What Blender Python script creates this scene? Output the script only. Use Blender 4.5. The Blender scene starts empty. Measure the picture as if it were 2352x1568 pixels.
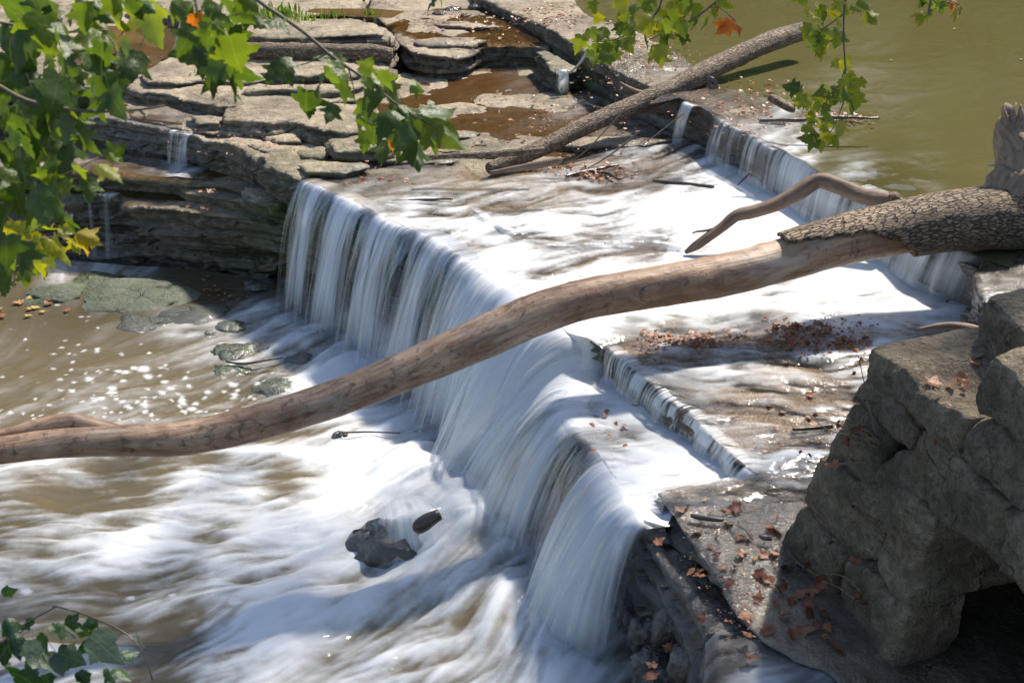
import bpy, math, random
import numpy as np
from mathutils import Vector, kdtree
from mathutils.geometry import delaunay_2d_cdt

random.seed(7)
RNG = np.random.default_rng(11)
SC = bpy.context.scene
COL = SC.collection

# ------------------------------------------------------------------ camera model
F, CX, CY, H = 3231.0, 1176.0, 784.0, 5.0
PIT = math.radians(25.0)
CP, SP = math.cos(PIT), math.sin(PIT)


def ray(px, py):
    px = np.asarray(px, float); py = np.asarray(py, float)
    xc = (px - CX) / F; yc = (CY - py) / F
    return xc, CP + yc * SP, -SP + yc * CP


def PZ(px, py, zf=0.0):
    """where a sight line meets the level zf (a number or a function of x, y)"""
    rx, ry, rz = ray(px, py)
    if not callable(zf):
        t = (zf - H) / rz
        return rx * t, ry * t, np.zeros_like(rx * t) + zf
    z = np.zeros_like(rx)
    for _ in range(10):
        t = (z - H) / rz
        z = zf(rx * t, ry * t)
    t = (z - H) / rz
    return rx * t, ry * t, z


def P3(px, py, z):
    a = PZ(px, py, z)
    return Vector((float(a[0]), float(a[1]), float(a[2])))


def PD(px, py, D):
    rx, ry, rz = ray(px, py)
    return Vector((float(rx * D), float(ry * D), float(H + rz * D)))


def proj(x, y, z):
    dz = z - H
    d = y * CP - dz * SP
    u = y * SP + dz * CP
    d = np.maximum(d, 0.3)
    return CX + F * x / d, CY - F * u / d


# ------------------------------------------------------------------ noise
def _h(ix, iy, iz):
    n = (ix.astype(np.int64) * 374761393 + iy.astype(np.int64) * 668265263 + iz.astype(np.int64) * 1274126177) & 0xFFFFFFFF
    n = ((n ^ (n >> 13)) * 1274126177) & 0xFFFFFFFF
    n = ((n ^ (n >> 16)) * 2246822519) & 0xFFFFFFFF
    return ((n ^ (n >> 15)) & 0xFFFFFF) / float(0xFFFFFF)


def vn(x, y, z=0.0):
    x = np.asarray(x, float); y = np.asarray(y, float) + 0 * x; z = np.asarray(z, float) + 0 * x
    fx, fy, fz = np.floor(x), np.floor(y), np.floor(z)
    tx, ty, tz = x - fx, y - fy, z - fz
    s = lambda t: t * t * t * (t * (t * 6 - 15) + 10)
    tx, ty, tz = s(tx), s(ty), s(tz)
    r = 0
    for a in (0, 1):
        for b in (0, 1):
            for c in (0, 1):
                w = (tx if a else 1 - tx) * (ty if b else 1 - ty) * (tz if c else 1 - tz)
                r = r + w * _h(fx + a, fy + b, fz + c)
    return r


def fbm(x, y, z=0.0, o=4):
    r, a, t = 0, 1.0, 0
    for i in range(o):
        k = 2.03 ** i
        r = r + a * vn(np.asarray(x) * k + 13.1 * i, np.asarray(y) * k + 7.7 * i, np.asarray(z) * k + 3.3 * i)
        t += a; a *= 0.5
    return r / t - 0.5


def sstep(a, b, x):
    t = np.clip((x - a) / (b - a), 0, 1)
    return t * t * (3 - 2 * t)


def idw(pts, px, py, p=3.0):
    pts = np.array(pts, float)
    px = np.asarray(px, float).ravel(); py = np.asarray(py, float).ravel()
    out = np.zeros((len(px), pts.shape[1] - 2))
    for i in range(0, len(px), 20000):
        a = px[i:i + 20000, None] - pts[None, :, 0]
        b = (py[i:i + 20000, None] - pts[None, :, 1]) * 1.25
        w = 1.0 / (a * a + b * b + 500.0) ** (p / 2)
        out[i:i + 20000] = (w @ pts[:, 2:]) / w.sum(1)[:, None]
    return out


# ------------------------------------------------------------------ objects
def tag(o, label=None, cat=None, group=None, kind=None):
    if label: o['label'] = label
    if cat: o['category'] = cat
    if group: o['group'] = group
    if kind: o['kind'] = kind
    return o


def mesh_obj(name, V, Fc, mat=None, attrs=None, parent=None, smooth=True, loc=None, sharp=None):
    V = np.asarray(V, float)
    if loc is not None:
        V = V - np.array(loc)[None, :]
    me = bpy.data.meshes.new(name)
    me.from_pydata(V.tolist(), [], Fc if isinstance(Fc, list) else Fc.tolist())
    if smooth:
        me.polygons.foreach_set('use_smooth', np.ones(len(me.polygons), bool))
    if attrs:
        for k, a in attrs.items():
            a = np.asarray(a, float)
            if a.ndim == 1:
                me.attributes.new(k, 'FLOAT', 'POINT').data.foreach_set('value', a)
            else:
                me.attributes.new(k, 'FLOAT_VECTOR', 'POINT').data.foreach_set('vector', a.ravel())
    if mat: me.materials.append(mat)
    me.update()
    o = bpy.data.objects.new(name, me)
    COL.objects.link(o)
    if loc is not None: o.location = loc
    if parent: o.parent = parent
    return o


def empty(name, loc):
    o = bpy.data.objects.new(name, None)
    o.empty_display_size = 0.1
    COL.objects.link(o); o.location = loc
    return o


def child(o, parent):
    """keep o where it stands and hang it under parent"""
    o.parent = parent
    o.location = Vector(o.location) - Vector(parent.location)
    return o


# ------------------------------------------------------------------ materials
class NT:
    def __init__(s, name):
        m = bpy.data.materials.new(name); m.use_nodes = True
        s.m = m; s.t = m.node_tree; s.t.nodes.clear()
        s.out = s.n('ShaderNodeOutputMaterial')

    def n(s, ty, **kw):
        nd = s.t.nodes.new(ty)
        for k, v in kw.items():
            setattr(nd, k, v)
        return nd

    def l(s, a, b):
        s.t.links.new(a, b)

    def set(s, sock, v):
        if hasattr(v, 'node'): s.l(v, sock)
        else: sock.default_value = v

    def attr(s, name, vec=False):
        nd = s.n('ShaderNodeAttribute', attribute_name=name)
        return nd.outputs['Vector' if vec else 'Fac']

    def math(s, op, a, b=0.0, c=0.0, clamp=False):
        nd = s.n('ShaderNodeMath', operation=op, use_clamp=clamp)
        s.set(nd.inputs[0], a); s.set(nd.inputs[1], b); s.set(nd.inputs[2], c)
        return nd.outputs[0]

    def mix(s, f, a, b, mode='MIX'):
        nd = s.n('ShaderNodeMix', data_type='RGBA', blend_type=mode)
        s.set(nd.inputs[0], f)
        for k, v in ((6, a), (7, b)):
            if not hasattr(v, 'node') and len(v) == 3: v = (*v, 1)
            s.set(nd.inputs[k], v)
        return nd.outputs[2]

    def rng(s, x, a, b, c=0.0, d=1.0, smooth=False):
        nd = s.n('ShaderNodeMapRange', interpolation_type='SMOOTHSTEP' if smooth else 'LINEAR')
        s.set(nd.inputs[0], x)
        for i, v in enumerate((a, b, c, d)): s.set(nd.inputs[i + 1], v)
        return nd.outputs[0]

    def noise(s, vec, scale, detail=5.0, rough=0.55, dist=0.0):
        nd = s.n('ShaderNodeTexNoise')
        s.l(vec, nd.inputs['Vector'])
        nd.inputs['Scale'].default_value = scale; nd.inputs['Detail'].default_value = detail
        nd.inputs['Roughness'].default_value = rough; nd.inputs['Distortion'].default_value = dist
        return nd.outputs['Fac']

    def voro(s, vec, scale, feature='F1', rnd=1.0):
        nd = s.n('ShaderNodeTexVoronoi', feature=feature)
        s.l(vec, nd.inputs['Vector'])
        nd.inputs['Scale'].default_value = scale; nd.inputs['Randomness'].default_value = rnd
        return nd.outputs['Distance']

    def scale(s, vec, sc):
        nd = s.n('ShaderNodeVectorMath', operation='MULTIPLY')
        s.l(vec, nd.inputs[0]); nd.inputs[1].default_value = sc
        return nd.outputs[0]

    def pos(s):
        return s.n('ShaderNodeNewGeometry').outputs['Position']

    def bump(s, h, strength=0.5, dist=0.02, normal=None):
        nd = s.n('ShaderNodeBump')
        nd.inputs['Strength'].default_value = strength; nd.inputs['Distance'].default_value = dist
        s.l(h, nd.inputs['Height'])
        if normal is not None: s.l(normal, nd.inputs['Normal'])
        return nd.outputs[0]

    def bsdf(s, **kw):
        nd = s.n('ShaderNodeBsdfPrincipled')
        for k, v in kw.items():
            s.set(nd.inputs[k.replace('_', ' ')], v if hasattr(v, 'node') or not isinstance(v, tuple) or len(v) != 3 else (*v, 1))
        return nd.outputs[0]

    def mixs(s, f, a, b):
        nd = s.n('ShaderNodeMixShader')
        s.set(nd.inputs[0], f); s.l(a, nd.inputs[1]); s.l(b, nd.inputs[2])
        return nd.outputs[0]

    def done(s, sh):
        s.l(sh, s.out.inputs['Surface'])
        return s.m


def rock_mat(name, pale, mid, dark, strata=0.5, lichen=0.0, rust=0.25, bump=0.8, crack=2.6, bdist=0.04, mottle=0.0, fine=0.45):
    t = NT(name); p = t.pos()
    wet, moss, side = t.attr('wet'), t.attr('moss'), t.attr('side')
    n1 = t.noise(p, 1.3, 6, 0.6); n2 = t.noise(p, 9, 7, 0.62); n3 = t.noise(p, 45, 6, 0.65)
    band = t.noise(t.scale(p, (0.7, 0.7, 16)), 1.6, 6, 0.6, 0.4)
    c = t.mix(t.rng(n2, 0.36, 0.62), mid, pale)
    c = t.mix(t.rng(n1, 0.44, 0.66, 0, 0.75), c, dark)
    c = t.mix(t.math('MULTIPLY', t.rng(n3, 0.5, 0.72), 0.55), c, dark)
    c = t.mix(t.math('MULTIPLY', t.rng(t.noise(p, 3.2, 5, 0.6, 0.5), 0.54, 0.7), rust), c, (0.20, 0.115, 0.045))
    band2 = t.noise(t.scale(p, (0.5, 0.5, 34)), 1.5, 4, 0.6, 0.3)
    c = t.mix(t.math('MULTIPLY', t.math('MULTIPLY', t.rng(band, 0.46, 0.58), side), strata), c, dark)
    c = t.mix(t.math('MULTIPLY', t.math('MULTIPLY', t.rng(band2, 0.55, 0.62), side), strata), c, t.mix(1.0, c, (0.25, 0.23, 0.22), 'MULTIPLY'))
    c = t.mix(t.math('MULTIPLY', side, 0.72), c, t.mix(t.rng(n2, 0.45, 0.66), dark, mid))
    if mottle:
        m1 = t.noise(p, 17, 5, 0.7, 0.6); m2 = t.noise(p, 5.5, 4, 0.6, 0.8)
        c = t.mix(t.math('MULTIPLY', t.rng(m1, 0.52, 0.60), mottle), c, dark)
        c = t.mix(t.math('MULTIPLY', t.rng(m2, 0.55, 0.66), mottle * 0.8), c, (0.30, 0.22, 0.12))
        c = t.mix(t.math('MULTIPLY', t.rng(t.noise(p, 70, 3, 0.6), 0.60, 0.66), mottle * 0.7), c, (0.42, 0.40, 0.34))
    if lichen:
        lm = t.math('MULTIPLY', t.rng(t.noise(p, 26, 6, 0.7), 0.56, 0.66), t.rng(n1, 0.42, 0.6))
        c = t.mix(t.math('MULTIPLY', lm, lichen), c, (0.27, 0.29, 0.22))
    mm = t.math('MULTIPLY', moss, t.rng(t.noise(p, 7, 6, 0.65, 0.6), 0.38, 0.56), clamp=True)
    c = t.mix(mm, c, t.mix(t.rng(n3, 0.35, 0.65), (0.022, 0.050, 0.006), (0.085, 0.15, 0.02)))
    wv = t.math('MULTIPLY', wet, t.rng(n1, 0.2, 0.5, 0.55, 1.0), clamp=True)
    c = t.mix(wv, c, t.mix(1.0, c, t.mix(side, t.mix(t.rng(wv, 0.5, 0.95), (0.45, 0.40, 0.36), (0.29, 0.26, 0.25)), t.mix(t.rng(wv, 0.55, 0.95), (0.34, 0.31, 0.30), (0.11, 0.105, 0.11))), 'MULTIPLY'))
    ro = t.rng(wv, 0.15, 0.85, 0.85, 0.16)
    ro = t.math('ADD', ro, t.rng(n3, 0.3, 0.7, -0.06, 0.12), clamp=True)
    wp = t.n('ShaderNodeVectorMath', operation='ADD'); t.l(p, wp.inputs[0])
    wn = t.n('ShaderNodeTexNoise'); t.l(p, wn.inputs['Vector']); wn.inputs['Scale'].default_value = 2.5; wn.inputs['Detail'].default_value = 5
    t.l(t.scale(wn.outputs['Color'], (0.9, 0.9, 0.3)), wp.inputs[1])
    vv = t.voro(t.scale(wp.outputs[0], (0.6, 1.5, 1.0)), crack, 'DISTANCE_TO_EDGE')
    ck = t.math('MULTIPLY', t.rng(vv, 0.0, 0.022, 1, 0), t.rng(t.noise(p, 1.9, 3), 0.45, 0.6))
    c = t.mix(t.math('MULTIPLY', ck, 0.7), c, t.mix(1.0, c, (0.2, 0.18, 0.16), 'MULTIPLY'))
    hh = t.math('ADD', t.math('MULTIPLY', n2, 1.0), t.math('MULTIPLY', n3, fine))
    hh = t.math('SUBTRACT', hh, t.math('MULTIPLY', ck, 0.5))
    hh = t.math('ADD', hh, t.math('MULTIPLY', t.math('MULTIPLY', band, side), 1.2))
    nb = t.bump(hh, bump, bdist)
    nb2 = t.bump(t.math('ADD', t.math('MULTIPLY', n2, 0.8), t.math('MULTIPLY', n3, 0.5)), 0.5, 0.03)
    return t.done(t.bsdf(Base_Color=c, Roughness=ro, Normal=nb, Coat_Weight=t.rng(wv, 0.3, 0.9), Coat_Roughness=0.09, Coat_Normal=nb2))


def water_mat(name, tint, murkcol, foamcol=(0.84, 0.86, 0.88), rough=0.06, bump=0.4, gloss=1.0, wave=6.0, fine=0.3, trans=0.25):
    t = NT(name); p = t.pos()
    foam, murk = t.attr('foam'), t.attr('murk')
    fl = t.attr('flow', True)
    fn = t.noise(fl, 1.0, 4, 0.6)
    fm = t.math('MULTIPLY', t.math('MULTIPLY', foam, t.math('SUBTRACT', 1.0, foam)), t.math('MULTIPLY', t.math('SUBTRACT', fn, 0.5), 4 * fine))
    fac = t.math('ADD', foam, fm, clamp=True)
    wn = t.noise(t.scale(p, (0.7, 1.6, 1)), wave, 5, 0.55, 0.4)
    hh = t.math('ADD', t.math('MULTIPLY', wn, 0.6), t.math('MULTIPLY', fac, 0.7))
    nb = t.bump(hh, bump, 0.03)
    tr = t.n('ShaderNodeBsdfTransparent'); tr.inputs[0].default_value = (*tint, 1)
    df = t.n('ShaderNodeBsdfDiffuse'); df.inputs[0].default_value = (*murkcol, 1)
    body = t.mixs(murk, tr.outputs[0], df.outputs[0])
    gl = t.n('ShaderNodeBsdfGlossy'); gl.inputs['Color'].default_value = (1, 1, 1, 1); gl.inputs['Roughness'].default_value = rough
    t.l(nb, gl.inputs['Normal'])
    fr = t.n('ShaderNodeFresnel'); fr.inputs[0].default_value = 1.33; t.l(nb, fr.inputs['Normal'])
    body = t.mixs(t.math('MULTIPLY', fr.outputs[0], gloss), body, gl.outputs[0])
    fd = t.n('ShaderNodeBsdfDiffuse'); fd.inputs[0].default_value = (*foamcol, 1); t.l(t.bump(hh, bump * 0.5, 0.03), fd.inputs['Normal'])
    ft = t.n('ShaderNodeBsdfTranslucent'); ft.inputs[0].default_value = (*foamcol, 1)
    white = t.mixs(trans, fd.outputs[0], ft.outputs[0])
    return t.done(t.mixs(fac, body, white))


def wood_mat(name, pale, mid, dark, bark=0.0, moss=0.0, bump=0.5, rough=0.75, patch=0.4, stain=0.0):
    """'flow' holds (metres along, metres around)"""
    t = NT(name); p = t.pos(); fl = t.attr('flow', True)
    g = t.noise(t.scale(fl, (2.2, 22, 22)), 1.0, 7, 0.6, 0.6)
    b = t.noise(p, 2.3, 6, 0.62, 0.4); b2 = t.noise(p, 14, 6, 0.65)
    c = t.mix(t.rng(b, 0.35, 0.66), mid, pale)
    c = t.mix(t.math('MULTIPLY', t.rng(g, 0.45, 0.7), 0.6), c, dark)
    c = t.mix(t.math('MULTIPLY', t.rng(b2, 0.56, 0.68), patch), c, dark)
    b3 = t.noise(t.scale(fl, (1.1, 5, 1)), 1.0, 5, 0.65, 1.2)
    c = t.mix(t.math('MULTIPLY', t.rng(b3, 0.50, 0.62), patch), c, t.mix(0.6, dark, mid))
    sp_ = t.noise(t.scale(fl, (1.3, 60, 1)), 1.0, 3, 0.5, 0.5)
    ckk = t.math('MULTIPLY', t.rng(sp_, 0.66, 0.70), t.rng(t.noise(fl, 2.2, 2), 0.5, 0.56))
    c = t.mix(t.math('MULTIPLY', ckk, 0.8), c, dark)
    if stain:
        s1 = t.noise(t.scale(fl, (3.0, 7, 1)), 1.0, 6, 0.7, 1.5)
        c = t.mix(t.math('MULTIPLY', t.rng(s1, 0.56, 0.63), stain), c, dark)
        s2 = t.noise(t.scale(fl, (0.8, 3, 1)), 1.0, 3, 0.6, 0.8)
        c = t.mix(t.math('MULTIPLY', t.rng(s2, 0.52, 0.66), stain), c, (0.50, 0.40, 0.31))
    hh = t.math('ADD', t.math('MULTIPLY', g, 0.5), t.math('MULTIPLY', b2, 0.4))
    if bark:
        w = t.n('ShaderNodeVectorMath', operation='ADD')
        t.l(t.scale(fl, (6.5, 25, 1)), w.inputs[0])
        nz = t.n('ShaderNodeTexNoise'); t.l(fl, nz.inputs['Vector']); nz.inputs['Scale'].default_value = 7; nz.inputs['Detail'].default_value = 2
        t.l(t.scale(nz.outputs['Color'], (0.9, 0.9, 0.1)), w.inputs[1])
        vd = t.voro(w.outputs[0], 1.9, 'DISTANCE_TO_EDGE')
        cr = t.rng(vd, 0.02, 0.14)
        vc = t.n('ShaderNodeTexVoronoi'); t.l(w.outputs[0], vc.inputs['Vector']); vc.inputs['Scale'].default_value = 1.9
        sv = t.n('ShaderNodeSeparateXYZ'); t.l(vc.outputs['Color'], sv.inputs[0])
        c = t.mix(t.math('MULTIPLY', sv.outputs[0], 0.6), c, mid if not moss else c)
        c = t.mix(t.math('MULTIPLY', t.rng(sv.outputs[1], 0.55, 1.0), 0.6), c, dark)
        c = t.mix(t.math('MULTIPLY', t.math('SUBTRACT', 1.0, cr), bark), c, dark)
        hh = t.math('ADD', t.math('MULTIPLY', cr, 1.6), t.math('MULTIPLY', hh, 0.6))
    if moss:
        c = t.mix(t.math('MULTIPLY', t.rng(t.noise(p, 5, 4), 0.56, 0.68), moss), c, (0.05, 0.075, 0.018))
    return t.done(t.bsdf(Base_Color=c, Roughness=rough, Normal=t.bump(hh, bump, 0.02)))


def leaf_mat(name, cols, trans=0.52, rough=0.42, back=0.35):
    """cols: five colours from tint 0 to 1"""
    t = NT(name); tint = t.attr('tint'); fl = t.attr('flow', True)
    r = t.n('ShaderNodeValToRGB'); t.l(tint, r.inputs[0])
    e = r.color_ramp.elements
    while len(e) < len(cols): e.new(0.5)
    for i, c in enumerate(cols):
        e[i].position = i / (len(cols) - 1); e[i].color = (*c, 1)
    c = r.outputs[0]
    nz = t.noise(fl, 3.5, 5, 0.6)
    c = t.mix(t.rng(nz, 0.3, 0.7, 0, 0.35), c, t.mix(1.0, c, (0.6, 0.62, 0.5), 'MULTIPLY'))
    spots = t.math('MULTIPLY', t.rng(t.noise(fl, 16, 2, 0.5), 0.70, 0.74), 0.8)
    c = t.mix(spots, c, (0.12, 0.06, 0.02))
    sx = t.n('ShaderNodeSeparateXYZ'); t.l(fl, sx.inputs[0])
    vein = t.rng(t.math('ABSOLUTE', sx.outputs[0]), 0.0, 0.018, 1, 0)
    c = t.mix(t.math('MULTIPLY', vein, 0.35), c, t.mix(0.5, c, (0.4, 0.42, 0.2)))
    bf = t.n('ShaderNodeNewGeometry').outputs['Backfacing']
    c2 = t.mix(t.math('MULTIPLY', bf, back), c, t.mix(0.45, c, (0.33, 0.38, 0.28)))
    nb = t.bump(t.noise(fl, 7, 4), 0.25, 0.02)
    pb = t.bsdf(Base_Color=c2, Roughness=rough, Normal=nb)
    tl = t.n('ShaderNodeBsdfTranslucent')
    t.l(t.mix(1.0, c, (1.55, 1.5, 0.6), 'MULTIPLY'), tl.inputs[0])
    return t.done(t.mixs(trans, pb, tl.outputs[0]))


M = {}
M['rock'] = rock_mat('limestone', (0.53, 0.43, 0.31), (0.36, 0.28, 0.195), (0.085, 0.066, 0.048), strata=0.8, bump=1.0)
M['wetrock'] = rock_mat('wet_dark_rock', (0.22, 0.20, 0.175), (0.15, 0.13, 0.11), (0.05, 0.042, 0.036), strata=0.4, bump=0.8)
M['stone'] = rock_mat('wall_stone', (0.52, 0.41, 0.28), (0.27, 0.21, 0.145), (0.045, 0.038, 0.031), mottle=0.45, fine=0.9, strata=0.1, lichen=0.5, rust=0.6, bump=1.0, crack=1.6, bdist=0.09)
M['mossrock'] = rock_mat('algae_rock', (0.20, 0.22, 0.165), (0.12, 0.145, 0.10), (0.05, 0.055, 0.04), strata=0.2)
M['pool'] = water_mat('pool_water', (0.35, 0.2, 0.08), (0.125, 0.100, 0.058), gloss=0.8, rough=0.12, bump=0.35, wave=5)
M['pond'] = water_mat('pond_water', (0.3, 0.27, 0.12), (0.10, 0.088, 0.034), rough=0.04, bump=0.07, wave=2.2)
M['film'] = water_mat('stream_water', (0.88, 0.83, 0.78), (0.075, 0.042, 0.026), rough=0.10, bump=0.36, wave=9)
M['slabfilm'] = water_mat('slab_water', (0.75, 0.70, 0.66), (0.07, 0.058, 0.048), rough=0.2, bump=0.7, wave=12, gloss=0.45)
M['shallow'] = water_mat('shallow_water', (0.56, 0.41, 0.25), (0.115, 0.066, 0.026), rough=0.05, bump=0.25, wave=7)
M['fall'] = water_mat('falling_water', (0.93, 0.94, 0.96), (0.2, 0.2, 0.2), (0.87, 0.885, 0.90), rough=0.3, bump=0.25, gloss=0.12, wave=4, trans=0.35)
M['log'] = wood_mat('weathered_wood', (0.52, 0.345, 0.215), (0.275, 0.145, 0.078), (0.07, 0.037, 0.023), bump=0.7, patch=0.85, rough=0.5, stain=0.7)
M['bark'] = wood_mat('plated_bark', (0.37, 0.265, 0.165), (0.25, 0.17, 0.10), (0.05, 0.033, 0.022), bark=0.85, bump=1.0, patch=0.3)
M['stump'] = wood_mat('stump_wood', (0.36, 0.26, 0.18), (0.19, 0.125, 0.08), (0.04, 0.027, 0.02), bump=1.0, patch=0.8)
M['branch'] = wood_mat('dark_branch', (0.23, 0.155, 0.105), (0.145, 0.092, 0.06), (0.04, 0.027, 0.02), bump=0.7, moss=0.15)
M['oldbark'] = wood_mat('furrowed_bark', (0.31, 0.22, 0.145), (0.215, 0.145, 0.095), (0.055, 0.038, 0.026), bark=0.6, bump=0.8, moss=0.3)
M['wetwood'] = wood_mat('wet_wood', (0.075, 0.055, 0.042), (0.045, 0.034, 0.028), (0.018, 0.014, 0.012), bump=0.6, rough=0.3)
M['twig'] = wood_mat('twig', (0.17, 0.13, 0.09), (0.115, 0.085, 0.055), (0.05, 0.035, 0.025), bump=0.5)
M['palewood'] = wood_mat('bleached_wood', (0.62, 0.50, 0.40), (0.45, 0.34, 0.25), (0.16, 0.10, 0.07), bump=0.5)
M['leaf'] = leaf_mat('sycamore_leaf', [(0.036, 0.068, 0.016), (0.075, 0.125, 0.020), (0.16, 0.215, 0.020), (0.33, 0.31, 0.02), (0.46, 0.29, 0.02)], back=0.7)
M['leaf_orange'] = leaf_mat('orange_leaf', [(0.16, 0.045, 0.012), (0.28, 0.075, 0.015), (0.42, 0.12, 0.02), (0.5, 0.19, 0.03), (0.55, 0.3, 0.05)])
M['shrub'] = leaf_mat('shrub_leaf', [(0.012, 0.04, 0.014), (0.02, 0.058, 0.017), (0.035, 0.085, 0.018), (0.07, 0.13, 0.02), (0.12, 0.17, 0.03)], trans=0.3)
M['dead'] = leaf_mat('dead_leaf', [(0.10, 0.03, 0.018), (0.20, 0.062, 0.026), (0.33, 0.115, 0.045), (0.42, 0.2, 0.10), (0.45, 0.33, 0.07)], trans=0.12, rough=0.45, back=0.6)
M['weed'] = leaf_mat('dry_weed', [(0.09, 0.045, 0.022), (0.14, 0.075, 0.035), (0.2, 0.12, 0.06), (0.26, 0.17, 0.09), (0.3, 0.2, 0.1)], trans=0.15)
M['grass'] = leaf_mat('grass', [(0.05, 0.10, 0.02), (0.08, 0.16, 0.025), (0.11, 0.2, 0.03), (0.16, 0.26, 0.04), (0.25, 0.3, 0.06)], trans=0.4)
M['ball'] = leaf_mat('seed_ball', [(0.05, 0.06, 0.015)] * 5, trans=0.0, rough=0.9)

# ------------------------------------------------------------------ slabs of rock
LAY_Z = [-2.2]
while LAY_Z[-1] < 1.2:
    LAY_Z.append(LAY_Z[-1] + random.choice((0.03, 0.04, 0.05, 0.06, 0.08, 0.11)))
LAY_Z = np.array(LAY_Z)


def strata(x, y, z, amp=0.095):
    zz = z + 0.10 * fbm(x * 0.45, y * 0.45, 0.3, 3) + 0.015 * fbm(x * 4, y * 4, 1.0, 2)
    k = np.clip(np.searchsorted(LAY_Z, zz) - 1, 0, len(LAY_Z) - 2)
    f = (zz - LAY_Z[k]) / (LAY_Z[k + 1] - LAY_Z[k])
    a = (vn(k * 7.31 + 0.5, 0.5 + 0 * x, 2.0) - 0.5) * 1.1
    b = (vn(x * 1.7, y * 1.7, k * 3.7) - 0.5) * 1.8
    c = fbm(x * 9, y * 9, z * 9, 3) * 0.9
    edge = -np.exp(-((f - 0.02) / 0.10) ** 2) * 0.55
    return amp * (a + b + edge) + 0.03 * c


def rough_side(amp=0.03, sc=5):
    return lambda x, y, z: amp * 2 * fbm(x * sc, y * sc, z * sc, 4)


def bed(x, y, amp=0.05, step=0.022, sc=0.8):
    n = fbm(x * sc, y * sc * 1.3, 5.5, 5) * 2 * amp
    q = np.floor(n / step); f = n / step - q
    return (q + sstep(0.86, 1.0, f)) * step + 0.006 * fbm(x * 14, y * 14, 1.5, 3)


def resample(P, sp, closed=True):
    P = np.asarray(P, float)
    Q = np.vstack([P, P[:1]]) if closed else P
    out = []
    for i in range(len(Q) - 1):
        L = np.linalg.norm(Q[i + 1] - Q[i]); n = max(1, int(round(L / sp)))
        for j in range(n): out.append(Q[i] + (Q[i + 1] - Q[i]) * j / n)
    if not closed: out.append(Q[-1])
    return np.array(out)


def smooth_line(P, sp):
    """catmull-rom through the points, resampled"""
    P = [np.asarray(p, float) for p in P]
    P = [2 * P[0] - P[1]] + P + [2 * P[-1] - P[-2]]
    out = []
    for i in range(1, len(P) - 2):
        L = np.linalg.norm(P[i + 1] - P[i]); n = max(2, int(L / sp))
        for j in range(n):
            t = j / n
            out.append(0.5 * (2 * P[i] + (P[i + 1] - P[i - 1]) * t + (2 * P[i - 1] - 5 * P[i] + 4 * P[i + 1] - P[i + 2]) * t * t + (3 * P[i] - P[i - 1] - 3 * P[i + 1] + P[i + 2]) * t ** 3))
    out.append(P[-2])
    return np.array(out)


def pip(px, py, poly):
    ins = np.zeros(len(px), bool)
    n = len(poly)
    for i in range(n):
        x1, y1 = poly[i]; x2, y2 = poly[(i + 1) % n]
        if y1 == y2: continue
        c = ((y1 > py) != (y2 > py)) & (px < (x2 - x1) * (py - y1) / (y2 - y1) + x1)
        ins ^= c
    return ins


def fillpoly(poly, pts):
    """triangulate an outline with inner points -> verts, tris, index of each outline point"""
    poly = np.asarray(poly); pts = np.asarray(pts)
    if len(pts):
        pts = pts[pip(pts[:, 0], pts[:, 1], poly)]
    n = len(poly)
    allp = np.vstack([poly, pts]) if len(pts) else poly
    r = delaunay_2d_cdt([Vector(p) for p in allp.tolist()], [], [list(range(n))], 1, 1e-6)
    V = np.array([tuple(v) for v in r[0]])
    bmap = np.full(n, -1)
    for i, o in enumerate(r[3]):
        for k in o:
            if k < n: bmap[k] = i
    T = np.array([f for f in r[2]])
    used = np.zeros(len(V), bool); used[T.ravel()] = True
    if not used.all():
        bm = bmap[bmap >= 0]; used[bm] = True
        re = np.cumsum(used) - 1
        V = V[used]; T = re[T]; bmap = np.where(bmap >= 0, re[bmap], -1)
    return V, T, bmap


def edge_dist(V, poly):
    kd = kdtree.KDTree(len(poly))
    for i, p in enumerate(poly): kd.insert((p[0], p[1], 0), i)
    kd.balance()
    return np.array([kd.find((a, b, 0))[2] for a, b in V])


def ident(a, b, h):
    return a, b, h


def px_points(step, box=(-260, -60, 2620, 1640)):
    xs = np.arange(box[0], box[2], step); ys = np.arange(box[1], box[3], step)
    X, Y = np.meshgrid(xs, ys)
    X = X + RNG.uniform(-0.35, 0.35, X.shape) * step; Y = Y + RNG.uniform(-0.35, 0.35, X.shape) * step
    return X.ravel(), Y.ravel()


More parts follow.
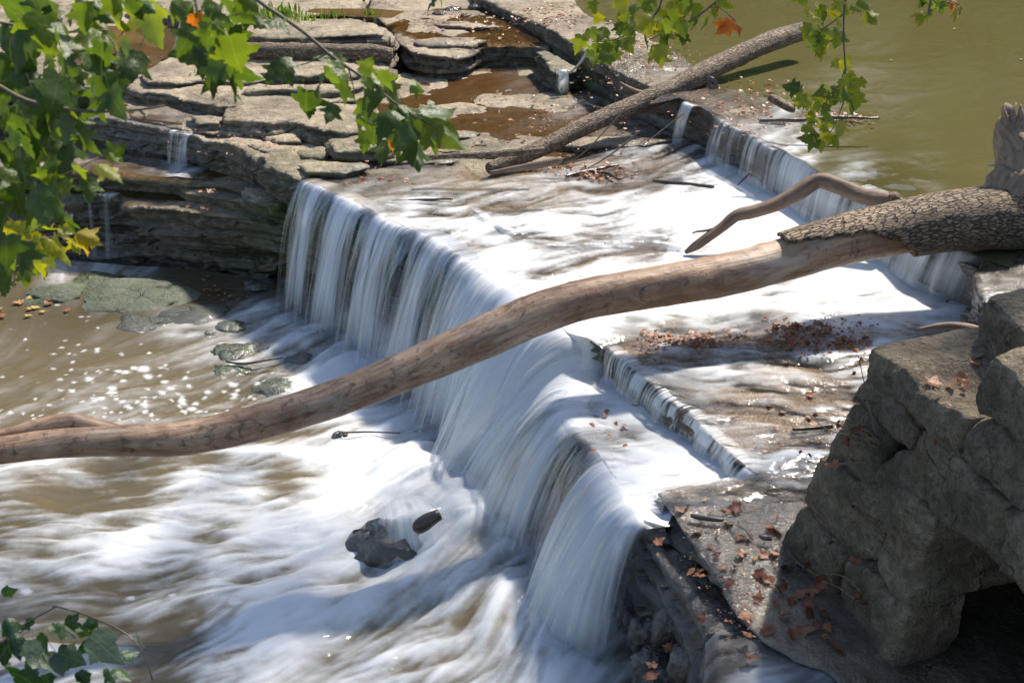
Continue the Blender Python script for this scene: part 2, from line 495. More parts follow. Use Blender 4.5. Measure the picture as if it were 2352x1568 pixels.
def slab(name, outline, pts, hf, depth, mat, frame=ident, sp=0.05, wob=0.04, rows=None, side=None, rnd=0.03,
         undercut=None, attrf=None, parent=None, loc=None, moss=0.0, wobsc=1.6, bottom=None, terr=0):
    rnd = rnd * 0.55
    O = resample(outline, sp)
    if np.sum(O[:, 0] * np.roll(O[:, 1], -1) - np.roll(O[:, 0], -1) * O[:, 1]) < 0: O = O[::-1]

    def normals(Q, k):
        T = np.roll(Q, -k, 0) - np.roll(Q, k, 0)
        nn = np.stack([T[:, 1], -T[:, 0]], 1)
        return nn / np.maximum(np.linalg.norm(nn, axis=1), 1e-9)[:, None]
    nr = normals(O, 2)
    O = O + nr * (wob * 2 * fbm(O[:, 0] * wobsc, O[:, 1] * wobsc, 9.0 + depth, 3) + wob * 1.3 * fbm(O[:, 0] * 8, O[:, 1] * 8, 2.0, 3))[:, None]
    V, T, bm = fillpoly(O, pts)
    ok = bm >= 0
    O = O[ok]; bm = bm[ok]
    nr = normals(O, 3)
    ed = edge_dist(V, O)
    h = hf(V[:, 0], V[:, 1]) - rnd * np.exp(-(ed / (rnd * 1.3)) ** 2)
    for q in range(terr):
        wq = 0.16 * (q + 1) * (0.15 + 1.6 * vn(V[:, 0] * 1.3 + q * 9, V[:, 1] * 1.3, q + depth)) + 0.12 * fbm(V[:, 0] * 5, V[:, 1] * 5, q, 3)
        h = h - (0.014 + 0.006 * q) * sstep(wq + 0.025, wq, ed) * (ed < 3)
    n = len(O)
    if rows is None: rows = max(5, int(depth / (sp * 0.5)))
    ha = h[bm]
    AV = [np.stack(frame(V[:, 0], V[:, 1], h), 1)]
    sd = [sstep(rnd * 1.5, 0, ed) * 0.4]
    base = len(V); prev = bm; Fs = [tuple(t) for t in T.tolist()]
    for j in range(1, rows + 1):
        f = j / rows
        hj = ha - depth * f if bottom is None else ha + (bottom - ha) * f
        a0, b0 = O[:, 0], O[:, 1]
        x, y, z = frame(a0, b0, hj)
        o = (side(x, y, z) if side else strata(x, y, z)) + rnd * 0.5
        o = o * min(1.0, j / 2.0)
        if undercut: o = o + undercut(x, y, z, f)
        if j == rows: pass
        Q = O + nr * o[:, None]
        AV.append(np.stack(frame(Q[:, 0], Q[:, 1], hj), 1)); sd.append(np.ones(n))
        cur = base + np.arange(n); base += n
        p2, c2 = np.roll(prev, -1), np.roll(cur, -1)
        Fs += list(zip(prev.tolist(), cur.tolist(), c2.tolist(), p2.tolist()))
        prev = cur
    A = np.vstack(AV); S = np.concatenate(sd)
    px, py = proj(A[:, 0], A[:, 1], A[:, 2])
    wet = idw(WET, px, py)[:, 0]
    mo = idw(MOSS, px, py)[:, 0] if moss is None else np.full(len(A), float(moss))
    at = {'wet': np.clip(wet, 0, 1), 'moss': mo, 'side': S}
    if attrf: at.update(attrf(A, px, py, S))
    return mesh_obj(name, A, Fs, mat, at, parent, loc=loc)


WET = [(300, 150, .2), (500, 250, .15), (640, 330, .1), (700, 380, .2), (850, 150, .3), (1050, 60, .45), (1150, 220, .5), (1300, 300, .35), (900, 330, .15), (1000, 400, .6),
       (800, 430, .8), (1500, 500, 1), (2000, 650, 1), (1500, 820, .55), (1800, 900, .55), (1700, 1030, .6), (1650, 770, .9), (1700, 1250, .9), (1650, 1400, .95), (2000, 1540, 1), (1450, 1200, .9), (400, 200, .2), (420, 270, .7),
       (300, 330, .9), (400, 350, .95), (530, 360, .2), (640, 430, .25), (300, 440, .3), (450, 450, .15), (560, 470, .1), (480, 475, .1), (230, 560, .9), (400, 550, .6), (550, 560, .5), (640, 560, .7),
       (200, 660, .7), (430, 740, .8), (1300, 120, .5), (1420, 180, .8), (1600, 280, .95), (1250, 60, .4), (1700, 250, .9), (1150, 100, .4), (900, 700, 1), (1200, 1000, 1), (1750, 1200, 1), (1820, 1380, 1), (1600, 1200, 1), (1350, 1400, 1), (1000, 60, .5), (1000, 140, .3)]
MOSS = [(300, 150, 0), (600, 300, .02), (640, 500, 1.5), (600, 560, .8), (680, 520, 1.4), (500, 520, .2), (400, 540, .1), (300, 500, .1), (330, 600, .2), (560, 460, .1), (520, 400, .2), (640, 430, .3), (700, 400, .35), (560, 365, .1), (1240, 130, .4), (1340, 170, 1),
        (1300, 140, .5), (1420, 150, .2), (1000, 60, 0), (1100, 130, .15), (1180, 250, .15), (1400, 300, .2), (1700, 1000, .0), (1650, 1330, .25), (1600, 1300, .1), (1500, 500, .1), (200, 440, .3), (300, 450, .6), (700, 600, .4), (900, 700, .1), (1300, 60, .05), (1600, 300, 0.05), (2000, 700, 0)]


def hpx(poly, zf):
    x, y, z = PZ([p[0] for p in poly], [p[1] for p in poly], zf)
    return np.stack([x, y], 1)


def hpts(step, zf, box):
    X, Y = px_points(step, box)
    x, y, z = PZ(X, Y, zf)
    return np.stack([x, y], 1)


def bbox(poly, m=12):
    a = np.array(poly); return (max(-320, a[:, 0].min() - m), max(-80, a[:, 1].min() - m), min(2700, a[:, 0].max() + m), min(1660, a[:, 1].max() + m))


# main shelf: level by the far water, dipping towards the camera on the right
def z_shelf(x, y):
    dip = np.minimum(0.0, -0.2 + 0.2 * (y - 8.0) / 2.6)
    return np.maximum(dip, -0.32) + 0.05 * sstep(-1.2, -3.0, x) * sstep(14.8, 16.2, y)


LIP = [(700, 418), (735, 428), (768, 444), (800, 458), (850, 482), (900, 508), (960, 532), (1010, 552), (1060, 586), (1120, 622), (1170, 660), (1212, 692), (1262, 728), (1305, 764), (1350, 782)]
STEP = [(1385, 796), (1440, 836), (1500, 886), (1540, 925), (1590, 958), (1640, 1010), (1690, 1054), (1740, 1092)]
SHELF = ([(-320, 232), (0, 240), (110, 246), (200, 262), (285, 281), (380, 297), (470, 316), (520, 328), (585, 356), (575, 352), (610, 372), (645, 395), (672, 408)] + LIP + STEP +
         [(1640, 1102), (1560, 1114), (1508, 1126), (1526, 1154), (1564, 1217), (1594, 1246), (1635, 1311), (1667, 1360), (1697, 1410), (1780, 1480), (1900, 1540), (2000, 1640), (2700, 1640), (2700, 700), (2500, 300), (1700, -60), (-320, -60)])


def shelf_h(x, y):
    amp = 0.022 + 0.065 * sstep(14.6, 16.6, y) - 0.004 * sstep(10.5, 9.0, y)
    return z_shelf(x, y) + bed(x, y, 1.0, 0.4, 0.75) * amp + 0.02 * fbm(x * 2.5, y * 2.5, 3, 4) * 2 * (amp / 0.05)


def shelf_under(x, y, z, f):
    # the thick capstone stands proud of the thinner beds below it
    cap = sstep(-0.30, -0.38, z)
    return -0.10 * cap - 0.35 * sstep(-1.05, -1.4, z) * sstep(-0.9, -1.6, x)


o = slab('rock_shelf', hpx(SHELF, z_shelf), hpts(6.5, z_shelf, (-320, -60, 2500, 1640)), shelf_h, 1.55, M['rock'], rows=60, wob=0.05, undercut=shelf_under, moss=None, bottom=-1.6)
tag(o, 'broad stepped limestone shelf of the creek bed', 'rock shelf', kind='structure')


def ledge(name, poly, z, depth, label, wob=0.04, amp=0.035, mat='rock', tilt=(0, 0), step=6.0, under=None, moss=None, bottom=None, rnd=0.03, side=None, sp=0.045, terr=2):
    c = hpx(poly, z).mean(0)
    zf = (lambda x, y: z + tilt[0] * (x - c[0]) + tilt[1] * (y - c[1]))
    hf = lambda x, y: zf(x, y) + bed(x, y, amp * 1.15, 0.022, 1.5) + 0.016 * fbm(x * 3, y * 3, z * 9, 4)
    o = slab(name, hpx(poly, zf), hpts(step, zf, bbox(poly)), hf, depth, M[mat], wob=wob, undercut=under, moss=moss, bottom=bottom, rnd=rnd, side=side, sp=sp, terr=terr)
    return tag(o, label, 'rock ledge', kind='structure')


# lower left terraces
ledge('rock_ledge', [(-320, 380), (120, 390), (240, 392), (305, 397), (383, 407), (450, 410), (505, 414), (560, 426), (620, 442), (640, 400), (560, 330), (200, 300), (-320, 300)], -0.36, 0.1,
      'thin wet ledge under the small left waterfall', wob=0.03, amp=0.02, bottom=-0.5)
ledge('rock_ledge', [(-320, 398), (0, 396), (120, 398), (208, 401), (305, 407), (357, 414), (404, 420), (424, 434), (470, 441), (511, 447), (580, 456), (660, 466), (660, 420), (400, 380), (-320, 370)], -0.46, 0.3,
      'layered ledge with reddish leaves left of the main fall', wob=0.05, amp=0.02, bottom=-0.8)
ledge('rock_ledge', [(-320, 440), (60, 448), (150, 446), (268, 441), (284, 461), (339, 469), (425, 480), (480, 483), (534, 487), (610, 494), (680, 510), (680, 450), (400, 420), (-320, 410)], -0.62, 0.9,
      'lowest layered ledge above the brown pool', wob=0.06, amp=0.025, under=lambda x, y, z, f: -0.42 * sstep(-1.0, -1.35, z) - 0.05 * sstep(-.7, -.9, z), bottom=-1.6, side=lambda x, y, z: strata(x, y, z, 0.15))
ledge('rock_ledge', [(556, 414), (600, 408), (625, 412), (648, 428), (660, 448), (640, 452), (590, 446), (560, 436)], -0.30, 0.2, 'small mossy block at the foot of the ledge wall', wob=0.03, bottom=-0.5)

# plateau tiers behind
ledge('rock_ledge', [(270, 258), (340, 270), (425, 290), (500, 296), (552, 301), (580, 294), (640, 286), (740, 300), (800, 306), (860, 300), (900, 262), (820, 235), (500, 225), (280, 220)], 0.12, 0.2, 'low tan tier of the left plateau', wob=0.07)
ledge('rock_ledge', [(516, 262), (560, 267), (625, 274), (660, 270), (700, 285), (742, 292), (800, 300), (850, 292), (880, 262), (850, 232), (600, 222), (520, 238)], 0.27, 0.3, 'tan tier with shaded front below the hanging leaves', wob=0.06)
ledge('rock_ledge', [(-320, 190), (130, 196), (220, 190), (272, 184), (304, 198), (350, 210), (393, 213), (435, 223), (518, 236), (580, 238), (700, 230), (850, 222), (870, 150), (600, 135), (250, 140), (-320, 140)], 0.29, 0.35, 'long dark fronted tier across the left plateau', wob=0.08)
ledge('rock_ledge', [(330, 182), (400, 184), (466, 175), (560, 178), (640, 170), (760, 172), (890, 160), (900, 120), (700, 90), (420, 110), (330, 150)], 0.38, 0.25, 'upper tan tier in front of the lying log', wob=0.08)
ledge('rock_ledge', [(756, 308), (800, 300), (850, 298), (900, 310), (905, 330), (860, 338), (800, 340), (765, 334)], 0.22, 0.3, 'dark flat slab below the leaf tip', wob=0.05)
ledge('rock_ledge', [(684, 366), (740, 356), (830, 360), (850, 372), (790, 388), (700, 386)], 0.14, 0.2, 'low pale slab beside the first fall', wob=0.05)
ledge('rock_ledge', [(480, 92), (560, 88), (640, 93), (760, 88), (898, 87), (906, 79), (890, 58), (840, 44), (700, 40), (500, 46)], 0.46, 0.4, 'pale step behind the lying log', wob=0.05)
ledge('rock_ledge', [(480, 76), (560, 72), (640, 76), (760, 74), (880, 73), (886, 62), (860, 46), (812, 36), (700, 30), (500, 30)], 0.61, 0.35, 'upper pale step with sprouting grass', wob=0.06)
ledge('rock_ledge', [(400, 34), (560, 36), (700, 30), (830, 20), (830, -40), (300, -40)], 0.5, 0.3, 'far tan rock flat along the upper edge', wob=0.06)
ledge('rock_ledge', [(934, 98), (950, 112), (975, 120), (1004, 123), (1045, 121), (1070, 116), (1086, 106), (1092, 90), (1160, 60), (1200, 30), (1150, -40), (860, -40), (850, 10), (880, 50), (910, 76)], 0.36, 0.4, 'pale squared slab with thick mossy front', wob=0.05, amp=0.05, bottom=-0.05)
ledge('rock_ledge', [(1092, 106), (1110, 100), (1170, 99), (1236, 102), (1262, 112), (1262, 60), (1150, 50), (1096, 84)], 0.33, 0.4, 'dark fronted slab beside the old dam', wob=0.04, bottom=-0.05)
ledge('rock_ledge', [(1232, 112), (1252, 108), (1290, 128), (1326, 146), (1306, 156), (1283, 160), (1256, 138)], 0.34, 0.45, 'mossy block at the foot of the old dam', wob=0.03, bottom=-0.1)
for i_, (pl_, z_) in enumerate([([(560, 205), (640, 200), (730, 206), (800, 204), (840, 190), (700, 182), (580, 186)], .36), ([(430, 262), (480, 258), (515, 264), (500, 274), (450, 276)], .20), ([(600, 300), (660, 296), (700, 306), (690, 318), (630, 318)], .12), ([(560, 322), (620, 318), (668, 330), (650, 344), (590, 342)], .10), ([(690, 336), (740, 328), (770, 336), (750, 348), (700, 350)], .11), ([(860, 366), (920, 356), (1000, 352), (1060, 356), (1040, 364), (940, 370)], .07), ([(1010, 340), (1080, 332), (1160, 330), (1200, 338), (1120, 346)], .08), ([(1250, 322), (1340, 312), (1440, 306), (1540, 318), (1480, 328), (1330, 330)], .09), ([(980, 300), (1040, 294), (1110, 298), (1090, 308), (1010, 310)], .06), ([(600, 160), (700, 152), (800, 156), (780, 166), (650, 170)], .47), ([(960, 84), (1040, 80), (1120, 84), (1080, 92), (990, 94)], .42), ([(1000, 52), (1090, 48), (1150, 54), (1080, 62)], .43)]):
    ledge('rock_plate', pl_, z_, 0.1, ['flat broken plate on the long dark fronted tier', 'small flat plate by the brown rivulet', 'flat plate at the front of the left plateau', 'thin plate at the plateau corner', 'small thin plate near the first fall', 'low thin plate under the leaf tip', 'thin pale plate at the edge of the brown shallows', 'long thin plate below the leaning log', 'little flat plate amid the brown shallows', 'flat plate before the lying log', 'thin plate on the far squared slab', 'thin plate on the far litter slab'][i_], wob=0.07, amp=0.03, terr=1)
# dam
DAML = [(1060, -50), (1106, 0), (1170, 25), (1204, 44), (1255, 66), (1300, 90), (1335, 112), (1366, 134), (1405, 158), (1445, 178), (1500, 203), (1560, 222), (1600, 240), (1640, 262), (1690, 292), (1740, 314), (1778, 338)]
DAMF = [(1803, 348), (1850, 374), (1890, 400), (1925, 420), (1990, 448), (2050, 478), (2110, 520), (2170, 554), (2215, 575), (2250, 592)]
DAMR = [(2420, 560), (2300, 480), (2120, 430), (1960, 345), (1900, 322), (1938, 302), (1990, 276), (1900, 268), (1850, 262), (1800, 244), (1740, 216), (1650, 190), (1590, 152), (1545, 116), (1460, 76), (1352, 40), (1325, 14), (1300, -50)]


def dam_h(x, y):
    px, py = proj(x, y, 0.5 + 0 * x)
    low = sstep(1740, 1850, px) * 0.10 + 0.02 * sstep(1560, 1700, px)
    return 0.53 - low + bed(x, y, 0.035, 0.02, 1.1) + 0.02 * fbm(x * 3, y * 3, 4, 4)


o = slab('rock_dam', hpx(DAML + DAMF + DAMR, 0.5), hpts(5.0, 0.5, bbox(DAML + DAMF + DAMR)), dam_h, 0.6, M['rock'], wob=0.035, moss=None, bottom=-0.15, side=lambda x, y, z: strata(x, y, z, 0.05) + 0.1 * fbm(x * 1.8, y * 1.8, z * 2, 3))
tag(o, 'long straight ledge of dark blocks holding back the green pond', 'rock dam', kind='structure')
# blocks beside the right end of the dam
ledge('rock_ledge', [(2240, 604), (2262, 584), (2300, 564), (2480, 545), (2480, 700), (2262, 676), (2238, 640)], 0.54, 0.7, 'wet black rock at the end of the green pond overflow', wob=0.08, amp=0.06, mat='wetrock', bottom=-0.2)

# lower tier under the cascade step
TIER = [(1262, 770), (1300, 800), (1318, 860), (1300, 905), (1296, 925), (1322, 975), (1348, 1010), (1372, 1042), (1420, 1110), (1452, 1155), (1482, 1200), (1530, 1215), (1560, 1150), (1760, 1100), (1760, 1040), (1500, 840), (1400, 770)]
ledge('rock_ledge', TIER, -0.27, 1.3, 'lower rock tier between the cascade step and the tall fall', wob=0.02, amp=0.012, mat='wetrock', bottom=-1.6, terr=0)
# front ridge, its dark foot and the bottom slab
ledge('rock_ledge', [(1475, 1198), (1536, 1206), (1584, 1250), (1618, 1280), (1660, 1326), (1690, 1368), (1720, 1404), (1730, 1440), (1624, 1440), (1602, 1390), (1572, 1334), (1537, 1300), (1513, 1263), (1486, 1232)], -0.33, 1.2,
      'narrow wet ridge beside the right end of the fall', wob=0.025, mat='wetrock', bottom=-1.7, sp=0.03)
ledge('rock_ledge', [(1500, 1340), (1530, 1360), (1560, 1420), (1600, 1460), (1640, 1500), (1640, 1640), (1470, 1640), (1440, 1560), (1462, 1470), (1480, 1400)], -0.95, 0.9, 'jagged black wet rock under the ridge', wob=0.12, amp=0.14, mat='wetrock', bottom=-1.8, sp=0.03, side=rough_side(0.07, 5))
ledge('rock_ledge', [(1626, 1444), (1660, 1432), (1720, 1428), (1800, 1450), (1900, 1500), (2000, 1540), (2480, 1560), (2480, 1700), (1615, 1700), (1616, 1570), (1614, 1500)], -0.36, 1.2, 'rounded slab in the lower right with a thin sheet of water', wob=0.03, amp=0.03, mat='wetrock', bottom=-1.8, sp=0.035, rnd=0.06)

# ------------------------------------------------------------------ water
class Flow:
    def __init__(s, ctrl):
        s.gx = np.arange(-360, 2761, 40.0); s.gy = np.arange(-120, 1721, 40.0)
        X, Y = np.meshgrid(s.gx, s.gy)
        d = idw([(a, b, c / math.hypot(c, e), e / math.hypot(c, e)) for a, b, c, e in ctrl], X, Y, 2.6)
        d /= np.maximum(np.linalg.norm(d, axis=1), 1e-6)[:, None]
        s.d = d.reshape(len(s.gy), len(s.gx), 2)

    def at(s, px, py):
        i = np.clip((px - s.gx[0]) / 40, 0, len(s.gx) - 1.001); j = np.clip((py - s.gy[0]) / 40, 0, len(s.gy) - 1.001)
        a, b = i.astype(int), j.astype(int); u, v = (i - a)[:, None], (j - b)[:, None]
        return s.d[b, a] * (1 - u) * (1 - v) + s.d[b, a + 1] * u * (1 - v) + s.d[b + 1, a] * (1 - u) * v + s.d[b + 1, a + 1] * u * v

    def streak(s, px, py, z, freq, steps, step, seed, wig=0.0):
        tot = np.zeros(len(px)); n = 0
        for sg in (1, -1):
            x, y = px.copy(), py.copy()
            for k in range(steps):
                if k or sg > 0:
                    wx, wy, _ = PZ(x, y, z)
                    tot += vn(wx * freq + seed, wy * freq, seed) + 0.5 * vn(wx * freq * 2.3 + seed, wy * freq * 2.3, seed + 5); n += 1
                d = s.at(x, y)
                if wig:
                    a = wig * 2 * (vn(x * 0.012 + seed, y * 0.02, 3.0) - 0.5)
                    d = np.stack([d[:, 0] * np.cos(a) - d[:, 1] * np.sin(a), d[:, 0] * np.sin(a) + d[:, 1] * np.cos(a)], 1)
                x = x + sg * d[:, 0] * step; y = y + sg * d[:, 1] * step
        tot /= n
        return (tot - tot.mean()) / (tot.std() + 1e-6)


def sheet(name, poly, z, mat, foam=None, flow=None, murk=0.0, step=5.0, lift=None, label=None, cat='water', contrast=0.5, wave=0.008, wig=0.5, flecks=0.0, moundf=None, base=None, box=None, fine_amp=0.35, fm=1.0, pw=1.0):
    P = hpx(poly, z)
    X, Y = px_points(step, box or bbox(poly))
    x, y, zz = PZ(X, Y, z)
    V, T, bm = fillpoly(resample(P, 0.12), np.stack([x, y], 1))
    zz = z(V[:, 0], V[:, 1]) if callable(z) else np.full(len(V), float(z))
    px, py = proj(V[:, 0], V[:, 1], zz)
    zm = float(np.mean(zz))
    b = idw(foam, px, py, 3.2)[:, 0] if foam else np.zeros(len(V))
    s = np.zeros(len(V)); s2 = s
    if flow:
        s = flow.streak(px, py, zm, 2.2, 14, 11, 3.3, wig); s2 = flow.streak(px, py, zm, 7.5, 11, 7, 8.8, wig * 0.7); s3 = flow.streak(px, py, zm, 22.0, 8, 6, 1.1, wig * 0.5)
        st = 0.5 * s + 0.45 * s2 + fine_amp * s3
    else:
        st = s
    b = np.minimum(np.sign(b) * np.abs(b) ** pw * fm, 0.97)
    k = 4 * np.clip(b, 0.0, 1) * np.clip(1.04 - b, 0.0, 1)
    fo = b + contrast * 0.42 * st * k
    fo = sstep(-0.02, 1.0, fo) * 0.55 + np.clip(fo, 0, 1) * 0.45
    if flecks is not None and not np.isscalar(flecks):
        fo = np.maximum(fo, flecks(V[:, 0], V[:, 1], px, py))
    h = zz + wave * (fbm(V[:, 0] * 1.6, V[:, 1] * 2.2, 4.4, 4) * 2) + (0.010 * s + 0.006 * s2) * np.clip(k * 1.3 + 0.1, 0, 1) * (1 if flow else 0)
    if moundf: h = h + moundf(px, py, s, s2)
    if lift: h = h + lift(V[:, 0], V[:, 1], px, py)
    mk = murk(px, py) if callable(murk) else np.full(len(V), float(murk))
    A = np.stack([V[:, 0], V[:, 1], h], 1)
    o = mesh_obj(name, A, T, mat, {'foam': fo, 'murk': mk, 'flow': np.stack([V[:, 0] * 9, V[:, 1] * 22, 0 * px], 1)})
    if label: tag(o, label, cat)
    return tag(o, kind='structure')


def gauss(px, py, L):
    r = 0
    for cx, cy, rx, ry, h in L: r = r + h * np.exp(-((px - cx) / rx) ** 2 - ((py - cy) / ry) ** 2)
    return r


# --- plunge pool
POOLF = [(30, 700, 0), (150, 760, 0), (300, 760, .04), (100, 850, .05), (300, 850, .12), (250, 900, .15), (450, 780, .25), (600, 720, .35), (700, 740, .3), (650, 790, .42), (760, 780, .55), (720, 830, .55), (690, 690, .1), (820, 830, .8), (560, 830, .3), (450, 880, .2),
         (600, 900, .35), (750, 870, .7), (400, 930, .2), (100, 930, .15), (200, 960, .2), (500, 930, .35), (800, 900, .9), (60, 1100, .36), (200, 1100, .38), (150, 1180, .34), (350, 1100, .35), (300, 1180, .33), (450, 1080, .7), (550, 1040, .8),
         (560, 1100, .78), (650, 1100, .5), (450, 1160, .85), (400, 1220, .9), (300, 1260, .72), (200, 1260, .35), (100, 1250, .3), (600, 1200, 1), (700, 1050, .8), (800, 1060, .95), (750, 1150, 1), (850, 1100, 1), (900, 1040, .9), (950, 1150, 1),
         (820, 1250, .95), (780, 1280, .9), (700, 1260, .95), (640, 1300, .65), (500, 1290, .65), (450, 1330, .35), (550, 1330, .45), (700, 1320, .7), (800, 1330, .8), (600, 1380, 1), (500, 1390, .75), (420, 1390, .42), (700, 1420, 1),
         (850, 1380, 1), (950, 1350, .9), (600, 1450, .98), (500, 1470, .75), (400, 1450, .32), (300, 1430, .3), (200, 1400, .26), (100, 1400, .25), (200, 1500, .25), (350, 1520, .22), (450, 1540, .55), (600, 1540, .88), (700, 1500, .95),
         (800, 1480, .93), (800, 1550, .8), (900, 1450, .8), (950, 1500, .65), (1000, 1420, .75), (1050, 1350, .85), (1000, 1280, .85), (1100, 1280, .8), (1150, 1230, .7), (1100, 1420, .58), (1150, 1350, .7), (1180, 1420, .8), (1250, 1500, .8), (1060, 1200, .95), (1330, 1560, .7), (1080, 1500, .55),
         (1150, 1500, .58), (1200, 1450, .55), (1250, 1550, .65), (1400, 1500, .45), (1350, 1400, .45), (1430, 1560, .3), (480, 660, 0), (600, 660, .05), (230, 615, .5), (300, 620, .35), (150, 610, .4), (420, 630, 0), (60, 640, .1), (200, 650, .1)]
POOLD = [(700, 750, -1, .35), (450, 830, -1, .35), (300, 900, -1, .3), (100, 700, -.2, 1), (150, 850, -1, .3), (600, 900, -1, .25), (300, 1000, -1, .15), (800, 900, -1, .5), (700, 1050, -1, .1), (500, 1100, -1, -.05), (200, 1150, -1, 0),
         (900, 1150, -1, .5), (600, 1250, -1, .05), (300, 1250, -1, -.05), (950, 1350, -.8, .6), (700, 1400, -1, .35), (500, 1420, -1, .3), (500, 1530, -1, .5), (800, 1530, -1, .5), (1000, 1480, -1, .4), (1200, 1500, -.5, 1), (200, 1450, -1, .1), (1100, 1300, -.9, .5)]
POOL = [(-330, 560), (120, 596), (690, 640), (760, 690), (1000, 800), (1330, 1000), (1600, 1300), (1700, 1660), (-330, 1660)]
PC = [(random.gauss(210, 110), random.gauss(790, 90), random.uniform(1.5, 4)) for _ in range(70)] + [(random.gauss(420, 130), random.gauss(905, 45), random.uniform(2.5, 8)) for _ in range(70)] + [(random.gauss(250, 160), random.gauss(950, 35), random.uniform(2, 5)) for _ in range(60)]
PC += [(330, 848, 13), (340, 865, 9), (288, 855, 8), (205, 870, 8), (378, 875, 8), (392, 893, 9), (258, 893, 9), (232, 920, 10), (165, 897, 7), (1, 940, 4), (440, 935, 10), (60, 1358, 14), (300, 1370, 10), (395, 1370, 9), (540, 1390, 20)]


def flecks(x, y, px, py):
    r = np.zeros(len(px))
    for a, b, c in PC:
        d = ((px - a) / (c * 0.95)) ** 2 + ((py - b) / (c * 0.5)) ** 2
        near = d < 4
        r[near] = np.maximum(r[near], 0.8 * sstep(2.4, 0.1, d[near]))
    return r


MOUND = [(1010, 1160, 110, 80, .26), (1120, 1250, 120, 70, .20), (930, 1080, 100, 70, .13), (820, 1240, 140, 70, .10), (620, 1400, 180, 50, .07), (880, 1390, 130, 50, .10), (745, 800, 90, 50, .09), (1150, 1390, 110, 90, .12), (1240, 1540, 90, 80, .10), (700, 1150, 150, 40, .05), (1050, 1340, 100, 60, .14), (640, 880, 50, 30, .06)]
FP = Flow(POOLD)


def pool_m(px, py, s, s2):
    g = gauss(px, py, MOUND)
    return g + (0.025 * s + 0.010 * s2) * np.clip(g * 9 + 0.15, 0, 1.2)


sheet('pool_water', POOL, -1.4, M['pool'], POOLF, FP, murk=lambda px, py: np.clip(0.93 - gauss(px, py, [(430, 690, 330, 75, .5), (60, 740, 200, 90, .15), (600, 850, 100, 80, .3)]), 0.2, 1), step=4.3,
      label='brown plunge pool churned to white foam below the falls', contrast=0.8, pw=1.2, fm=0.93, wave=0.012, flecks=flecks, moundf=pool_m, box=(-330, 560, 1640, 1650))
xb = hpx([(-600, 520), (1800, 520), (1800, 1900), (-600, 1900)], -1.62)
V, T, _ = fillpoly(resample(xb, 0.5), hpts(16, -1.62, (-330, 560, 1700, 1650)))
o = mesh_obj('creek_bed', np.stack([V[:, 0], V[:, 1], -1.66 + 0.10 * fbm(V[:, 0] * 1.5, V[:, 1] * 1.5, 2, 4)], 1), T, M['rock'], {'wet': np.ones(len(V)), 'moss': np.full(len(V), .35), 'side': np.zeros(len(V))})
tag(o, 'brown stony bed under the plunge pool', 'creek bed', kind='structure')

# --- film over the shelf
SHF = [(720, 405, .15), (800, 400, .15), (900, 400, .15), (1000, 390, .15), (1100, 400, .12), (850, 440, .3), (950, 440, .35), (1050, 430, .3), (1150, 430, .4), (1250, 420, .4), (1250, 380, .25), (1400, 410, .2), (1350, 350, .35), (1450, 350, .4), (1550, 350, .5), (1500, 410, .25),
       (1600, 420, .6), (1650, 400, .85), (1700, 440, 1), (1400, 470, .75), (1300, 470, .55), (1200, 470, .4), (1100, 470, .35), (1000, 470, .5), (900, 470, .3), (950, 500, .8), (1050, 500, .8), (1100, 520, .85), (1200, 520, .55), (1300, 520, .8), (1500, 480, 1), (1600, 480, 1.1), (1800, 500, 1.1), (1900, 520, 1.1),
       (1250, 560, .5), (1350, 560, .45), (1500, 555, .6), (1550, 580, 1), (1150, 570, .9), (1200, 600, .85), (1300, 600, .6), (1400, 600, .8), (1250, 640, .55), (1180, 640, .8), (1300, 640, .8), (1500, 640, 1.1), (1700, 600, 1.1), (1700, 680, 1.1), (1900, 650, 1.1), (2100, 700, 1.1), (2050, 600, 1.1), (2150, 640, 1.1), (2200, 730, .9),
       (1250, 700, 1.1), (1300, 740, 1.1), (1400, 715, 1), (1500, 700, 1), (1600, 700, 1.1), (1700, 710, .9), (1450, 760, .25), (1550, 750, .3), (1650, 745, .35), (1750, 740, .25), (1850, 735, .5), (1950, 745, .5), (2100, 745, .35), (2200, 760, .3), (1450, 785, .15), (1600, 790, .1), (1800, 790, .06), (1950, 795, .45), (1450, 830, .4), (1550, 830, .5),
       (1700, 830, .5), (1850, 830, .55), (1950, 850, .6), (1550, 900, .3), (1650, 900, .4), (1650, 860, .6), (1750, 930, .55), (1850, 900, .4), (1900, 960, .5), (1700, 1000, .4), (1800, 1000, .6), (1750, 1080, .65), (1850, 1050, .85), (1800, 1100, .85), (1700, 1120, .5), (1600, 1140, .25), (1600, 1180, .1), (1750, 1180, .15), (1700, 1250, 0), (1650, 1350, 0), (1800, 1400, 0), (1750, 1300, 0), (1900, 1450, 0)]
SHD = [(2100, 650, -1, .1), (1800, 550, -1, .15), (1600, 450, -1, .25), (1400, 430, -1, .2), (1200, 430, -1, .15), (1000, 430, -1, .15), (850, 420, -1, .25), (1100, 520, -1, .3), (1300, 600, -1, .15), (1500, 650, -1, .1), (1300, 700, -1, .3), (1800, 740, -1, .05), (1500, 750, -1, .1), (1600, 850, -1, -.05), (1800, 880, -1, -.02),
       (1600, 950, -1, .1), (1850, 1050, -1, .15), (1700, 1120, -1, .05), (1350, 900, -1, .15), (1400, 1000, -1, -.12), (1550, 1080, -1, .15), (1750, 460, -.8, .5)]
FS = Flow(SHD)
